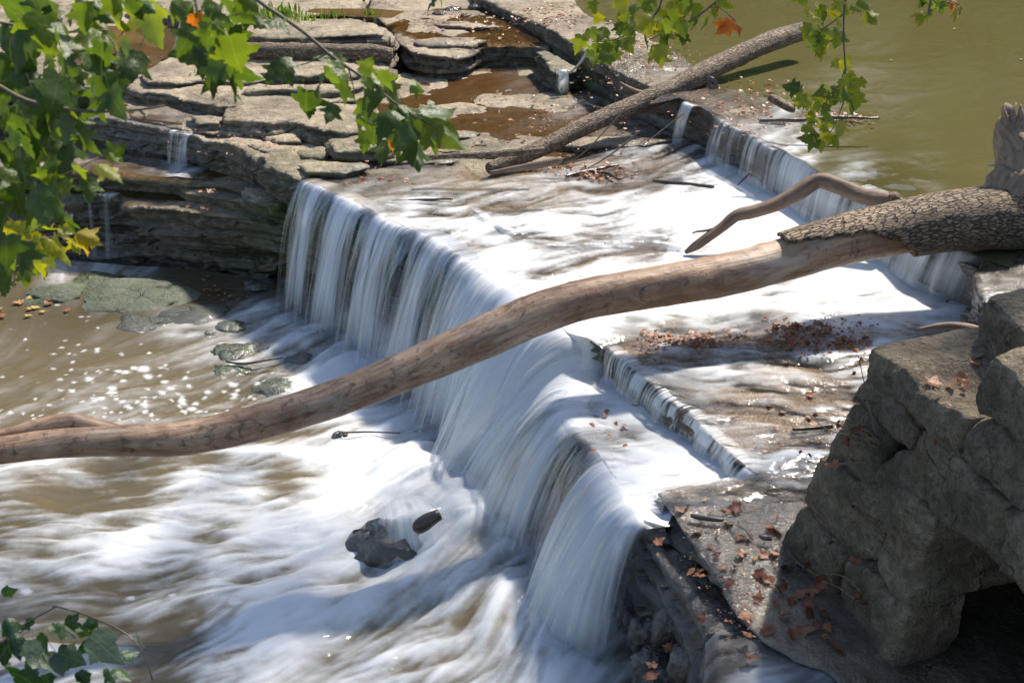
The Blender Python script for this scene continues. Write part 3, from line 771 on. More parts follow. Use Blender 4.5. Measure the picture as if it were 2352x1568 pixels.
FILM = [(690, 404), (760, 396), (850, 390), (940, 378), (1040, 380), (1120, 398), (1230, 384), (1300, 352), (1400, 340), (1500, 326), (1590, 318), (1700, 290), (1900, 380), (2300, 560), (2420, 700), (2400, 800), (2100, 900), (1980, 1000), (1880, 1160), (1800, 1190), (1700, 1200), (1560, 1180), (1524, 1150), (1508, 1126), (1560, 1114), (1640, 1102)] + STEP[::-1] + LIP[::-1]


def film_lift(x, y, px, py):
    dry = gauss(px, py, [(1500, 780, 90, 14, .03), (1860, 780, 110, 18, .035), (1400, 405, 90, 16, .035), (860, 405, 120, 12, .02)])
    hump = gauss(px, py, [(1850, 730, 120, 16, .05), (1500, 735, 120, 12, .03), (1720, 720, 50, 14, .04)])
    return hump - dry - 0.07 * sstep(1130, 1190, py)


SHF = [(a, b, c * (0.78 if b > 780 and a > 1420 else 0.84 if b < 475 and a < 1640 else 1)) for a, b, c in SHF]
sheet('stream_water', FILM, lambda x, y: z_shelf(x, y) + 0.028, M['film'], SHF, FS, murk=lambda px, py: 0.03 + gauss(px, py, [(1590, 786, 120, 14, .7), (1850, 770, 110, 30, .75), (1370, 400, 90, 16, .6), (1950, 800, 60, 14, .5), (880, 412, 60, 12, .4)]), step=4.6, lift=film_lift, label='white silky water spreading over the rock shelf', contrast=0.95, pw=1.5, box=(640, 300, 2420, 1220))
TF = [(1320, 830, 1), (1320, 900, 1), (1400, 890, 1), (1350, 960, .6), (1400, 960, .9), (1350, 990, .35), (1450, 950, 1), (1430, 1010, .6), (1500, 1000, .95), (1400, 1050, .55), (1480, 1080, .85), (1560, 1040, 1), (1640, 1080, 1), (1480, 1150, .95), (1560, 1110, .85), (1500, 1190, .65), (1330, 800, 1), (1700, 1090, .9)]
sheet('stream_water', TIER, -0.243, M['film'], TF, FS, murk=0.04, step=4.3, label='white water crossing the lower tier', contrast=0.95, pw=1.3)
# thin water on the bottom slab and the dark channel under the wall
BF = [(1640, 1450, .25), (1750, 1450, .2), (1650, 1520, .15), (1800, 1500, .12), (1900, 1540, .25), (1750, 1560, .3), (2050, 1545, .45), (2200, 1560, .3), (2300, 1560, .1), (1640, 1600, .2)]
BS = [(1622, 1446), (1660, 1432), (1720, 1430), (1810, 1452), (1910, 1500), (2020, 1535), (2110, 1490), (2400, 1470), (2480, 1700), (1618, 1700), (1618, 1570)]
sheet('stream_water', BS, -0.335, M['slabfilm'], BF, Flow([(1700, 1500, -1, .3), (1900, 1540, -1, .35), (2200, 1560, -1, .1)]), murk=0.4, step=4.3, fm=0.6, lift=lambda x, y, px, py: -0.08 * sstep(1650, 1618, px) - 0.05 * sstep(1462, 1436, py), label='thin dark water sliding over the lower right slab', contrast=0.8)

# --- shallow brown pools on the plateau
PF = [(1300, 190, .35), (1320, 198, .3), (1250, 190, .02), (1100, 200, 0), (1200, 250, .02), (1400, 280, .08), (1000, 250, 0), (1300, 330, .02), (1500, 300, .1)]
FPL = Flow([(1300, 200, -1, .3), (1000, 250, -1, .1), (1500, 320, -1, .1)])
sheet('shallow_water', [(850, 160), (940, 150), (1100, 140), (1250, 145), (1340, 160), (1420, 190), (1560, 250), (1620, 300), (1560, 345), (1350, 365), (1150, 350), (1000, 350), (880, 300), (860, 220)], -0.012, M['shallow'], PF, FPL, murk=0.3, step=5, wave=0.004, label='shallow brown pool with leaf litter before the old dam')
sheet('shallow_water', [(285, 205), (340, 212), (430, 224), (520, 240), (560, 262), (420, 285), (300, 270), (270, 230)], 0.085, M['shallow'], [(420, 262, .1), (400, 230, .0), (440, 250, .12), (330, 225, 0)], FPL, murk=0.45, step=5, wave=0.003, label='brown rivulet on the left plateau')
sheet('shallow_water', [(200, 60), (480, 60), (540, 120), (560, 150), (420, 170), (250, 170), (150, 120)], 0.30, M['shallow'], [(300, 100, 0), (300, 150, .05)], FPL, murk=0.6, step=6, wave=0.003, label='brown pool behind the hanging leaves')
sheet('shallow_water', [(700, 28), (760, 34), (840, 40), (900, 42), (930, 26), (860, 20), (720, 20)], 0.525, M['shallow'], None, None, murk=0.7, step=6, wave=0.003, label='narrow rusty pool along the far rocks')
sheet('shallow_water', [(880, 60), (1000, 20), (1120, 20), (1230, 70), (1240, 98), (1000, 100)], 0.352, M['shallow'], None, None, murk=0.25, step=6, wave=0.003, label='puddles on the far litter covered slab')
sheet('shallow_water', [(-330, 385), (0, 392), (240, 394), (380, 405), (480, 408), (520, 400), (440, 370), (200, 360), (-330, 340)], -0.35, M['shallow'], [(410, 385, .5), (440, 392, .3), (300, 390, .05), (350, 395, .1), (480, 400, .05)], FPL, murk=0.3, step=5, wave=0.003, label='thin water at the foot of the little left fall')
sheet('shallow_water', [(-330, 430), (60, 440), (260, 438), (290, 452), (420, 462), (470, 462), (430, 440), (300, 415), (-330, 400)], -0.612, M['shallow'], None, None, murk=0.35, step=5, wave=0.003, label='brown water with green algae on the lowest ledge')
sheet('shallow_water', [(1490, 240), (1560, 225), (1640, 262), (1780, 338), (1880, 330), (1920, 300), (1860, 262), (1740, 222), (1640, 195), (1560, 190)], 0.518, M['film'], [(1700, 250, .1), (1790, 310, .6), (1850, 320, .5), (1720, 290, .4), (1640, 220, .1)], Flow([(1800, 300, -.8, .4)]), murk=0.15, step=5, wave=0.004, fm=0.55, label='thin water sliding over the crest of the rock dam')

# --- green pond
PNF = [(1900, 380, .12), (1850, 352, .7), (1960, 350, .25), (1980, 395, .45), (1950, 410, .5), (2050, 385, .3), (2090, 410, .4), (2110, 440, .3), (2000, 430, .35), (2080, 460, .4), (2150, 480, .15), (2050, 340, .0), (2200, 300, 0), (2200, 420, 0), (1800, 100, 0), (2200, 100, 0), (1700, 150, 0), (2300, 560, .15), (2200, 530, .3), (2130, 500, .3)]
FPN = Flow([(1900, 380, -1, .3), (2100, 420, -1, -.25), (2000, 440, -1, .1), (2200, 300, -1, .3), (2200, 500, -1, .1)])
POND = DAMF + [(2400, 640), (2800, 640), (2900, 300), (2700, -70), (1150, -70), (1250, -10), (1330, 50), (1450, 110), (1560, 170), (1600, 205), (1700, 240), (1775, 300), (1778, 338)]
sheet('pond_water', POND, 0.50, M['pond'], PNF, FPN, murk=lambda px, py: np.clip(0.93 - gauss(px, py, [(1950, 420, 170, 70, .35)]), 0, 1), step=6, wave=0.004, contrast=0.9, fm=0.55, pw=1.7, label='still green pond behind the rock dam',
      lift=lambda x, y, px, py: -0.03 * sstep(70, 0, np.hypot(px - 2020, (py - 460) * 1.5) - 40), box=(1100, -70, 2620, 640))
o = mesh_obj('creek_bed', [(5.2, 11.0, -.3), (30, 8, -.3), (40, 60, -.3), (0.5, 60, -.3), (0.2, 22.0, -.3)], [(0, 1, 2, 3, 4)], M['rock'], {'wet': np.ones(5), 'moss': np.zeros(5), 'side': np.zeros(5)})
tag(o, 'bed under the green pond', 'creek bed', kind='structure')


# --- falling water
def curtain(name, lip, label, seed=1.0, rows=30, ds=0.010, up=0.22, back=0.0, thick=0.03, fade=0.12, flip=False, smooth=0.25, denm=1.0, con=1.0, bottom_add=0.15, sharp=1.0, lipn=0.05, spray=False, finer=1.0):
    """lip: rows of (px, py, z, outward speed, density, landing level)"""
    P = [np.array([*P3(a, b, z(*PZ(a, b, z)[:2]) if callable(z) else z), v, d, zb]) for a, b, z, v, d, zb in lip]
    Q = smooth_line(P, 0.06)
    L = np.concatenate([[0], np.cumsum(np.linalg.norm(np.diff(Q[:, :2], axis=0), axis=1))])
    S = np.arange(0, L[-1], ds)
    Q = np.stack([np.interp(S, L, Q[:, k]) for k in range(6)], 1)
    n = len(S)
    k = max(1, int(smooth / ds))
    idx = np.arange(n)
    T = Q[np.minimum(idx + k, n - 1), :2] - Q[np.maximum(idx - k, 0), :2]
    T /= np.linalg.norm(T, axis=1)[:, None]
    N = np.stack([T[:, 1], -T[:, 0]], 1)
    if flip: N = -N
    Q[:, :2] += N * (lipn * (2.2 * fbm(S * 1.7, seed, 7.0, 3) + 0.9 * fbm(S * 7.5, seed, 3.0, 3)))[:, None]
    tt = np.concatenate([np.linspace(-1, 0, 6)[:-1], np.linspace(0, 1, rows) ** 1.1])
    m = len(tt)
    vs = Q[:, 3] * (1 + 0.35 * (vn(S * 2.3, seed, 1.0) - 0.5) + 0.16 * (vn(S * 11, seed, 2.0) - 0.5))
    A = np.zeros((m, n, 3)); FO = np.zeros((m, n)); FL = np.zeros((m, n, 3))
    fall = np.maximum(Q[:, 2] - Q[:, 5], 0.02)
    Tf = np.sqrt(2 * fall / 9.8)
    for j, t in enumerate(tt):
        if t < 0:
            d = t * up; z = Q[:, 2] - 0.012 * t * t - (0.02 if t == -1 else 0)
            out = d
        else:
            out = vs * Tf * t; z = Q[:, 2] - fall * t * t
        w = thick * np.clip(t, 0, 1) * ((vn(S * 14, t * 1.1, seed) - 0.5) * 1.3 + (vn(S * 5, t * 0.8, seed + 4) - 0.5) * 2)
        out = out + w - back * np.clip(t, 0, 1)
        sl = S + (0.10 * (vn(S * 2.6, t * 0.9, seed + 3) - 0.5) + 0.05 * (vn(S * 7, t * 1.2, seed + 6) - 0.5)) * np.clip(t, 0, 1) ** 0.8
        A[j, :, 0] = Q[:, 0] + N[:, 0] * out; A[j, :, 1] = Q[:, 1] + N[:, 1] * out; A[j, :, 2] = z
        tc = max(t, -0.3)
        st = 0.44 / finer * vn(sl * 6 * finer, tc * 0.5, seed) + 0.34 * vn(sl * 21, tc * 0.7, seed + 1) + (1.08 - 0.34 - 0.44 / finer) * 0.8 * vn(sl * 62, tc * 0.9, seed + 2) + 0.06 * (finer == 1.0)
        st = (st - 0.54) * 3.6
        d = np.clip(0.5 + (Q[:, 4] - 0.5) * (1 + 0.0 * t), 0, 1.05)
        if t > 0: d = np.where(d < 0.97, np.clip(d - 0.42 * sharp * (1 - np.clip(d, 0, 1)) * sstep(0, .35, t) * sstep(1.0, .75, t), 0, 1.05), d)
        d = d * denm
        st = st + 0.9 * (vn(sl * 2.1, tc * 0.35, seed + 8) - 0.5)
        f = d + con * 0.6 * st * (0.18 + 4 * np.clip(d, 0, 1) * np.clip(1.06 - d, 0, 1) * 0.82)
        f = f + bottom_add * sstep(0.6, 1.0, t) * (d > 0.05) * d - 0.16 * (1 - 0.9 * sstep(0.93, 1.0, d)) * np.exp(-((t - 0.5) / 0.35) ** 2)
        if t < 0: f = f * (1 + t) ** 0.7
        if spray: f = f * sstep(0.35, 0.85, t)
        endf = sstep(0, fade, S) * sstep(0, fade, L[-1] - S)
        f = f * endf
        FO[j] = np.clip(f, 0, 0.985)
        FL[j, :, 0] = sl * 55; FL[j, :, 1] = t * 1.6
    # soften the foot of the fall into the foam
    for q, w in enumerate((0.05, 0.25, 0.45, 0.62, 0.78, 0.9)):
        if q < rows // 3: FO[-1 - q] *= w
    V = A.reshape(-1, 3)
    ii = (np.arange(m - 1)[:, None] * n + np.arange(n - 1)[None, :]).ravel()
    Fs = np.stack([ii, ii + 1, ii + n + 1, ii + n], 1)
    o = mesh_obj(name, V, Fs, M['fall'], {'foam': FO.ravel(), 'murk': np.zeros(n * m), 'flow': FL.reshape(-1, 3)})
    return tag(o, label, 'waterfall', kind='structure')


pb = -1.36
TALL = [(694, 414, .03, .75, .45, pb), (720, 423, .03, .8, .72, pb), (742, 430, .03, .8, .55, pb), (752, 436, .03, .8, .06, pb), (768, 444, .03, .8, .0, pb), (778, 449, .03, .85, .35, pb), (795, 456, .03, .9, .85, pb), (820, 468, .03, .9, .66, pb), (838, 476, .03, .9, .3, pb), (848, 481, .03, .9, .05, pb), (862, 488, .03, .9, .05, pb), (874, 494, .03, .95, .55, pb),
        (892, 503, .03, 1, .82, pb), (920, 517, .03, 1, .74, pb), (940, 526, .03, 1, .30, pb), (954, 532, .03, 1, .15, pb), (972, 539, .03, 1.05, .68, pb), (1000, 549, .03, 1.05, .80, pb), (1030, 566, .03, 1.1, .72, pb), (1052, 582, .03, 1.1, .45, pb), (1070, 592, .03, 1.15, .32, pb), (1088, 604, .03, 1.15, .72, pb), (1120, 624, .03, 1.2, .86, pb),
        (1170, 661, .03, 1.3, .95, pb), (1212, 692, .03, 1.5, 1, pb), (1258, 728, .03, 1.7, 1, pb), (1300, 764, .02, 1.8, 1, pb), (1330, 790, -.03, 1.9, 1, pb), (1338, 820, -.12, 1.9, 1, pb), (1330, 848, -.2, 1.8, 1, pb), (1314, 876, -.235, 1.6, .98, pb), (1302, 904, -.235, 1.4, .93, pb), (1298, 926, -.235, 1.3, .9, pb),
        (1310, 952, -.235, 1.15, .84, pb), (1322, 975, -.235, 1.05, .74, pb), (1334, 992, -.235, 1.0, .32, pb), (1346, 1008, -.235, .95, .08, pb), (1360, 1026, -.235, .95, .10, pb), (1374, 1046, -.235, 1.0, .55, pb), (1398, 1080, -.235, 1.1, .86, pb), (1422, 1114, -.235, 1.15, .95, pb), (1450, 1152, -.235, 1.1, .95, pb), (1470, 1182, -.235, .95, .8, pb), (1482, 1200, -.24, .7, .45, pb), (1490, 1216, -.25, .5, .22, pb)]
curtain('waterfall', TALL, 'tall silky white waterfall over the curved shelf edge', seed=1.7, rows=36, smooth=0.45, bottom_add=0.08, con=1.15, denm=1.08)
curtain('waterfall', TALL, 'inner veil of the tall waterfall', seed=9.2, rows=30, back=0.12, denm=0.5, smooth=0.45, bottom_add=0.05)
curtain('waterfall', [(a, b, z, v * 1.25, d * (0.4 if a < 1000 else 1), zb) for a, b, z, v, d, zb in TALL], 'soft spray drifting off the foot of the tall waterfall', seed=15.5, rows=26, denm=0.42, con=0.35, sharp=0.3, smooth=0.5, thick=0.08, spray=True)
DL = [(1780, 340, .49, .4, .25, .02), (1803, 350, .49, .5, .6, .02), (1850, 376, .485, .6, .78, .02), (1890, 401, .48, .6, .72, .02), (1925, 421, .48, .6, .66, .02), (1990, 449, .48, .6, .70, .02), (2050, 479, .48, .6, .75, .02), (2110, 521, .48, .6, .6, .02), (2170, 555, .47, .6, .68, .02), (2215, 576, .46, .6, .6, .02), (2250, 592, .44, .5, .5, .02), (2262, 600, .42, .4, .2, .02)]
curtain('waterfall', DL, 'even pale curtain of water pouring from the green pond', seed=4.1, rows=16, thick=0.02, bottom_add=0.25, up=0.35, con=0.8, sharp=0.15, lipn=0.03, denm=1.08)
SMALL = [([(1577, 232, .51, .45, .5, .02), (1586, 238, .51, .5, .75, .02), (1598, 245, .51, .45, .4, .02)], 'thin twin strand falling from the dam beneath the leaning log'),
         ([(1642, 268, .51, .4, .35, .02), (1656, 277, .51, .5, .85, .02), (1674, 288, .51, .5, .75, .02), (1692, 298, .51, .4, .4, .02), (1704, 304, .51, .3, .15, .02)], 'short bright cascade at the middle of the dam'),
         ([(1712, 306, .50, .3, .2, .02), (1726, 313, .50, .45, .6, .02), (1742, 322, .50, .45, .5, .02), (1760, 332, .50, .35, .35, .02), (1786, 344, .50, .35, .4, .02)], 'ragged cascade beside the pale curtain of the dam'),
         ([(1283, 160, .34, .2, .5, .03), (1292, 162, .34, .25, .7, .03), (1304, 160, .34, .2, .5, .03)], 'tiny fall from the mossy block into the brown pool'),
         ([(388, 300, .05, .25, .2, -.34), (397, 302, .05, .3, .6, -.34), (404, 304, .05, .25, .15, -.34), (412, 306, .05, .3, .55, -.34), (428, 309, .05, .3, .6, -.34), (438, 311, .05, .2, .15, -.34)], 'little fall over the dark block of the left ledge'),
         ([(190, 449, -.6, .3, .15, -1.38), (206, 448, -.6, .4, .4, -1.38), (222, 447, -.6, .35, .08, -1.38), (240, 446, -.6, .5, .42, -1.38), (256, 446, -.6, .4, .3, -1.38), (272, 448, -.6, .3, .06, -1.38)], 'faint strands over the dark lower left ledge'),
         ([(1374, 405, .51, .2, .3, .1), (1380, 410, .51, .2, .3, .1)], 'faint trickle')]
for i, (lp, lb) in enumerate(SMALL[:-1]):
    curtain('waterfall', lp, lb, seed=20 + i * 3.3, rows=14, thick=0.02, fade=0.04, smooth=0.05, up=0.12, bottom_add=0.25)
zs = lambda x, y: float(z_shelf(np.array([float(x)]), np.array([float(y)]))[0]) + 0.03
CASC = [(a, b, zs, v, d, -.24) for a, b, v, d in [(1380, 792, .3, .3), (1400, 808, .4, .62), (1416, 820, .45, .5), (1436, 834, .5, .66), (1462, 856, .5, .62), (1486, 874, .45, .45), (1500, 886, .5, .68), (1530, 914, .55, .7), (1556, 934, .5, .64), (1580, 952, .45, .6), (1596, 964, .4, .5), (1612, 984, .5, .68), (1636, 1006, .5, .6), (1648, 1018, .5, .66), (1676, 1042, .5, .64), (1690, 1054, .45, .5), (1704, 1064, .5, .64), (1730, 1086, .5, .6), (1744, 1096, .4, .25)]]
curtain('waterfall', CASC, 'long low cascade of short curved strands across the shelf', seed=31.0, rows=14, thick=0.015, smooth=0.12, up=0.14, bottom_add=0.15, con=1.7, lipn=0.055, sharp=0.25, ds=0.006, finer=1.8)
RIF = [([(1072, 474, .075, .3, .4, .02), (1100, 490, .075, .35, .7, .02), (1130, 506, .075, .35, .7, .02), (1170, 528, .075, .3, .5, .02), (1225, 548, .075, .25, .25, .02)], 'small riffle dropping across the middle of the shelf'),
       ([(1240, 564, .06, .2, .25, .02), (1290, 566, .06, .2, .4, .02), (1340, 562, .06, .2, .3, .02), (1400, 558, .065, .25, .5, .02), (1460, 556, .07, .3, .6, .02), (1520, 560, .07, .3, .7, .02), (1580, 568, .06, .3, .5, .02)], 'long riffle line before the bent branch'),
       ([(876, 468, .07, .2, .4, .02), (900, 474, .07, .2, .55, .02), (925, 480, .07, .2, .3, .02)], 'short riffle by the first fall'),
       ([(1506, 1122, -.15, .25, .5, -.25), (1514, 1134, -.15, .25, .6, -.25), (1526, 1156, -.16, .2, .4, -.25)], 'small spout at the corner of the lower tier'),
       ([(1872, 928, -.06, .2, .3, -.12), (1900, 940, -.06, .25, .7, -.12), (1930, 946, -.06, .2, .3, -.12)], 'tiny step fall near the stone wall')]
for i, (lp, lb) in enumerate(RIF):
    curtain('waterfall', lp, lb, seed=50 + i * 2.7, rows=8, thick=0.01, fade=0.1, smooth=0.12, up=0.10, bottom_add=0.2, denm=0.75, con=1.3)

# ------------------------------------------------------------------ stone wall on the right
WT = np.array([0.379, -0.926]); WT /= np.linalg.norm(WT)
WN = np.array([-0.926, -0.379]); WN /= np.linalg.norm(WN)
W0 = np.array(PZ(1790, 1240, -0.2)[:2])


def wall_ab(px, py, off=0.0):
    """sight line -> (metres along, height) on the wall face shifted off metres into the wall"""
    rx, ry, rz = ray(px, py)
    o = W0 - WN * off
    t = (o @ WN) / (rx * WN[0] + ry * WN[1])
    x, y, z = rx * t, ry * t, H + rz * t
    return np.stack([(x - o[0]) * WT[0] + (y - o[1]) * WT[1], z], -1)


def wall_frame(off):
    o = W0 - WN * off
    return lambda a, b, h: (o[0] + WT[0] * a + WN[0] * h, o[1] + WT[1] * a + WN[1] * h, b + 0 * h)


wall = empty('stone_wall', tuple(P3(1900, 1370, -0.2)))
tag(wall, 'old rough stone block wall with a dark arch opening beside the creek', 'stone wall')
Z6 = lambda L: [(1739.5 + .2605 * a, 673.75 + .2605 * b) for a, b in L]
Z7 = lambda L: [(1739.5 + .2605 * a, 1082.3 + .2605 * b) for a, b in L]


def wblock(poly, off=0.0, depth=0.6, bulge=0.0, seed=0.0, amp=0.042, label=None, gap=9.0, parent=wall, sp=0.028, moss=0.08):
    c = np.mean(poly, 0)
    poly = [tuple(np.array(p) - (np.array(p) - c) / max(1e-6, np.linalg.norm(np.array(p) - c)) * gap * 0.35) for p in poly]
    P = wall_ab([p[0] for p in poly], [p[1] for p in poly], off)
    X, Y = px_points(5.0, bbox(poly))
    Q = wall_ab(X, Y, off)

    def hf(a, b):
        rr = random.Random(int(seed * 10)); ca, cb = P.mean(0)
        pl = 9.0
        for _ in range(5):
            an = rr.uniform(0, 6.28); sl = rr.uniform(.02, .15); of = rr.uniform(.0, .03)
            pl = np.minimum(pl, of + sl * ((a - ca) * math.cos(an) + (b - cb) * math.sin(an)) + 0.02 * fbm(a * 5, b * 5, seed, 3))
        h = pl + amp * 0.5 * fbm(a * 2.2 + seed, b * 2.2, seed, 5) + amp * 0.6 * fbm(a * 8 + seed, b * 8, seed, 4)
        r = fbm(a * 2.3 + seed, b * 2.3, seed + 4, 4) * 7; q = np.floor(r)
        return h + amp * 0.8 * (q + sstep(0.75, 1, r - q)) / 3.0 + bulge + 0.03 * np.abs(fbm(a * 13, b * 13, seed, 4)) + 0.016 * fbm(a * 34, b * 34, seed, 3)
    o = slab('stone_block', P, Q, hf, depth, M['stone'], frame=wall_frame(off), sp=sp, wob=0.028, rows=max(6, int(depth / 0.03)), rnd=0.04,
             side=lambda x, y, z: 0.02 * 2 * fbm(x * 3, y * 3, z * 3 + seed, 4) + 0.025 * fbm(x * 12, y * 12, z * 12, 3), wobsc=2.2,
             attrf=lambda A, px, py, S: {'wet': np.clip(0.12 + 0.5 * sstep(0.1, -0.25, A[:, 2]), 0, 1), 'side': S * 0.0, 'moss': np.clip(moss + 0.35 * fbm(A[:, 0] * 2, A[:, 1] * 2, A[:, 2] * 2, 3), 0, 1)})
    child(o, parent)
    if label: o['label'] = label
    return o


wblock(Z6([(985, 505), (1060, 545), (1190, 620), (1330, 725), (1430, 870), (1560, 965), (1740, 1065), (1860, 1130), (1800, 1270), (1788, 1450), (1640, 1290), (1500, 1190), (1340, 1085), (1200, 960), (1080, 868), (905, 738), (950, 620)]), 0, 1.15, 0.0, 1.0, label='long capping block with a tan top', amp=0.03)
wblock(Z6([(905, 742), (1080, 870), (1220, 985), (1330, 1085), (1400, 1160), (1420, 1215), (1360, 1372), (1270, 1330), (1180, 1280), (1080, 1205), (960, 1040), (790, 968), (782, 930), (850, 810)]), 0, 0.8, -0.01, 2.0)
wblock(Z6([(768, 985), (830, 985), (960, 1050), (1080, 1215), (1120, 1290), (1090, 1440), (1050, 1600), (1000, 1690), (860, 1680), (700, 1530), (556, 1442), (580, 1340), (660, 1180)]), 0, 0.75, -0.02, 3.0)
wblock(Z7([(550, -118), (700, -20), (860, 90), (1000, 105), (1015, 260), (1050, 420), (1075, 560), (1030, 700), (1000, 780), (880, 800), (770, 765), (650, 620), (560, 520), (450, 380), (385, 310), (355, 250), (385, 150), (470, 20)]), 0, 0.8, 0.0, 4.0)
wblock(Z7([(1010, 110), (1060, 60), (1150, 60), (1330, 180), (1500, 280), (1590, 430), (1545, 620), (1480, 760), (1420, 910), (1425, 1000), (1400, 1200), (1280, 1150), (1160, 1010), (1060, 900), (1010, 830), (1035, 700), (1085, 560), (1050, 400), (1015, 250)]), 0, 3.2, 0.02, 5.0, amp=0.05)
wblock(Z7([(350, 330), (450, 390), (560, 530), (660, 640), (775, 780), (720, 900), (670, 1000), (640, 1090), (480, 1030), (330, 880), (260, 760), (182, 690), (240, 560)]), 0, 0.7, 0.03, 6.0)
wblock(Z7([(800, 785), (960, 825), (1060, 930), (1150, 1055), (1280, 1155), (1370, 1222), (1345, 1350), (1290, 1568), (1235, 1719), (1060, 1600), (900, 1460), (720, 1300), (640, 1180), (690, 960)]), 0, 0.38, 0.05, 7.0, amp=0.055)
R9 = [(2112, 988), (2130, 986), (2167, 1012), (2206, 1059), (2234, 1085), (2260, 1100), (2320, 1160), (2318, 1200), (2306, 1250), (2297, 1305), (2289, 1306), (2273, 1283), (2208, 1231), (2156, 1197), (2130, 1155), (2060, 1120), (2015, 1100), (2004, 1106), (2000, 1080), (2030, 1060), (2055, 1036), (2094, 1033)]
wblock(R9, 0, 3.2, 0.03, 8.0, amp=0.05, label='long arch stone spanning the dark opening')
wblock([(2322, 1166), (2400, 1232), (2480, 1300), (2480, 1470), (2400, 1408), (2352, 1357), (2320, 1322), (2299, 1308), (2308, 1250)], 0, 3.2, 0.03, 9.0, amp=0.04)
wblock([(2229, 971), (2271, 978), (2312, 1013), (2352, 1045), (2480, 1130), (2480, 1290), (2400, 1228), (2322, 1163), (2262, 1098), (2236, 1083), (2206, 1055), (2206, 1012)], 0, 0.9, 0.0, 10.0)
wblock([(2283, 820), (2252, 840), (2234, 882), (2227, 926), (2232, 945), (2271, 974), (2312, 1010), (2352, 1042), (2480, 1126), (2480, 1000), (2352, 890), (2312, 846)], 0.0, 0.42, -0.01, 11.0, amp=0.07, label='craggy upper block with a lit top')
wblock([(2252, 682), (2243, 692), (2232, 739), (2225, 783), (2236, 804), (2262, 824), (2310, 850), (2400, 900), (2480, 940), (2480, 850), (2400, 784), (2352, 750), (2290, 706)], 0.6, 0.8, 0.0, 12.0, amp=0.02, label='squared top block with a smooth pale top')
wblock([(2400, 1330), (2520, 1420), (2760, 1620), (2760, 2300), (2420, 2100), (2392, 1700)], 0, 3.2, 0.03, 13.0, amp=0.04)  # unseen right pier, added to block light from entering the opening
# deep inner side and back of the opening
ia = wall_ab([2100, 2460], [1200, 1200], 0.0)
fr = wall_frame(0)


def inner(name, a0, a1, b0, b1, h0, h1):
    n = 26
    V, Fs = [], []
    for i in range(n):
        for j in range(n):
            a = a0 + (a1 - a0) * i / (n - 1); b = b0 + (b1 - b0) * j / (n - 1); h = h0 + (h1 - h0) * i / (n - 1)
            q = fr(np.array(a), np.array(b), np.array(h)); w = 0.05 * float(fbm(q[0] * 3, q[1] * 3, b * 4, 4))
            V.append((float(q[0]) + w, float(q[1]) + w, b))
            if i < n - 1 and j < n - 1: k = i * n + j; Fs.append((k, k + 1, k + n + 1, k + n))
    m = len(V)
    o = mesh_obj(name, V, Fs, M['stone'], {'wet': np.full(m, 1.), 'moss': np.zeros(m), 'side': np.zeros(m)})  # full wet value paints the opening's deep shade into the lining colour
    return child(o, wall)


inner('arch_lining', 0.3, 4.8, -1.8, 1.0, -3.1, -3.1)
inner('arch_lining', 0.3, 0.4, -1.2, 0.95, -0.7, -3.1)

lid_xy = []
for a_, h_ in ((0.5, -.85), (2.2, -.5), (5.0, -.5), (5.0, -4.2), (0.2, -4.2)):
    q_ = W0 + WT * a_ + WN * h_
    lid_xy.append((float(q_[0]), float(q_[1])))
gx_, gy_ = np.meshgrid(np.arange(1.5, 9, .12), np.arange(1, 10, .12))
o = slab('shade_lid', np.array(lid_xy), np.stack([gx_.ravel(), gy_.ravel()], 1), lambda x, y: 1.05 + 0.08 * fbm(x * 2, y * 2, 1, 4), 0.5, M['stone'], sp=0.1, side=rough_side(0.02))  # unseen slab added behind the wall to keep sun off the opening's floor
child(o, wall)

# ------------------------------------------------------------------ logs
def tube(pts, radii, nseg=20, sp=0.04, seed=0.0, rough=0.04, freq=3.0, caps=True, fine=0.012, knots=()):
    P = smooth_line([np.append(np.array(p, float), r) for p, r in zip(pts, radii)], sp)
    C, R = P[:, :3], P[:, 3]
    L = np.concatenate([[0], np.cumsum(np.linalg.norm(np.diff(C, axis=0), axis=1))])
    T = np.gradient(C, axis=0); T /= np.linalg.norm(T, axis=1)[:, None]
    up = np.array([0.1, 0.2, 1.0])
    A = np.cross(T, up); A /= np.linalg.norm(A, axis=1)[:, None]
    B = np.cross(A, T)
    V, U, Fs = [], [], []
    n = len(C)
    th = np.arange(nseg) / nseg * 2 * math.pi
    for i in range(n):
        d = A[i][None] * np.cos(th)[:, None] + B[i][None] * np.sin(th)[:, None]
        q = C[i] / max(R[i], .02) * 0
        r = R[i] * (1 + rough * 4 * fbm(d[:, 0] * 0.9 + L[i] * freq * 0.5 + seed, d[:, 1] * 0.9, d[:, 2] * 0.9 + L[i] * 0.8, 3)) + fine * 2 * fbm(L[i] * 6 + seed, th * 0 + d[:, 0] * 4, d[:, 2] * 4 + d[:, 1] * 4, 3)
        for ks, ka, kr, kh in knots:
            r = r + kh * np.exp(-((L[i] / L[-1] - ks) * L[-1] / kr) ** 2 - (np.angle(np.exp(1j * (th - ka))) * R[i] / kr) ** 2)
        V.append(C[i][None] + d * r[:, None]); U.append(np.stack([np.full(nseg, L[i]), np.abs(th - math.pi) * R[i], th * 0], 1))
    V = np.vstack(V); U = np.vstack(U)
    for i in range(n - 1):
        for j in range(nseg):
            a, b = i * nseg + j, i * nseg + (j + 1) % nseg
            Fs.append((a, b, b + nseg, a + nseg))
    if caps:
        V = np.vstack([V, C[:1] - T[:1] * R[0] * .15, C[-1:] + T[-1:] * R[-1] * .15]); U = np.vstack([U, U[:1], U[-1:]])
        k = n * nseg
        for j in range(nseg):
            Fs.append((k, (j + 1) % nseg, j)); Fs.append((k + 1, (n - 1) * nseg + j, (n - 1) * nseg + (j + 1) % nseg))
    return V, Fs, U


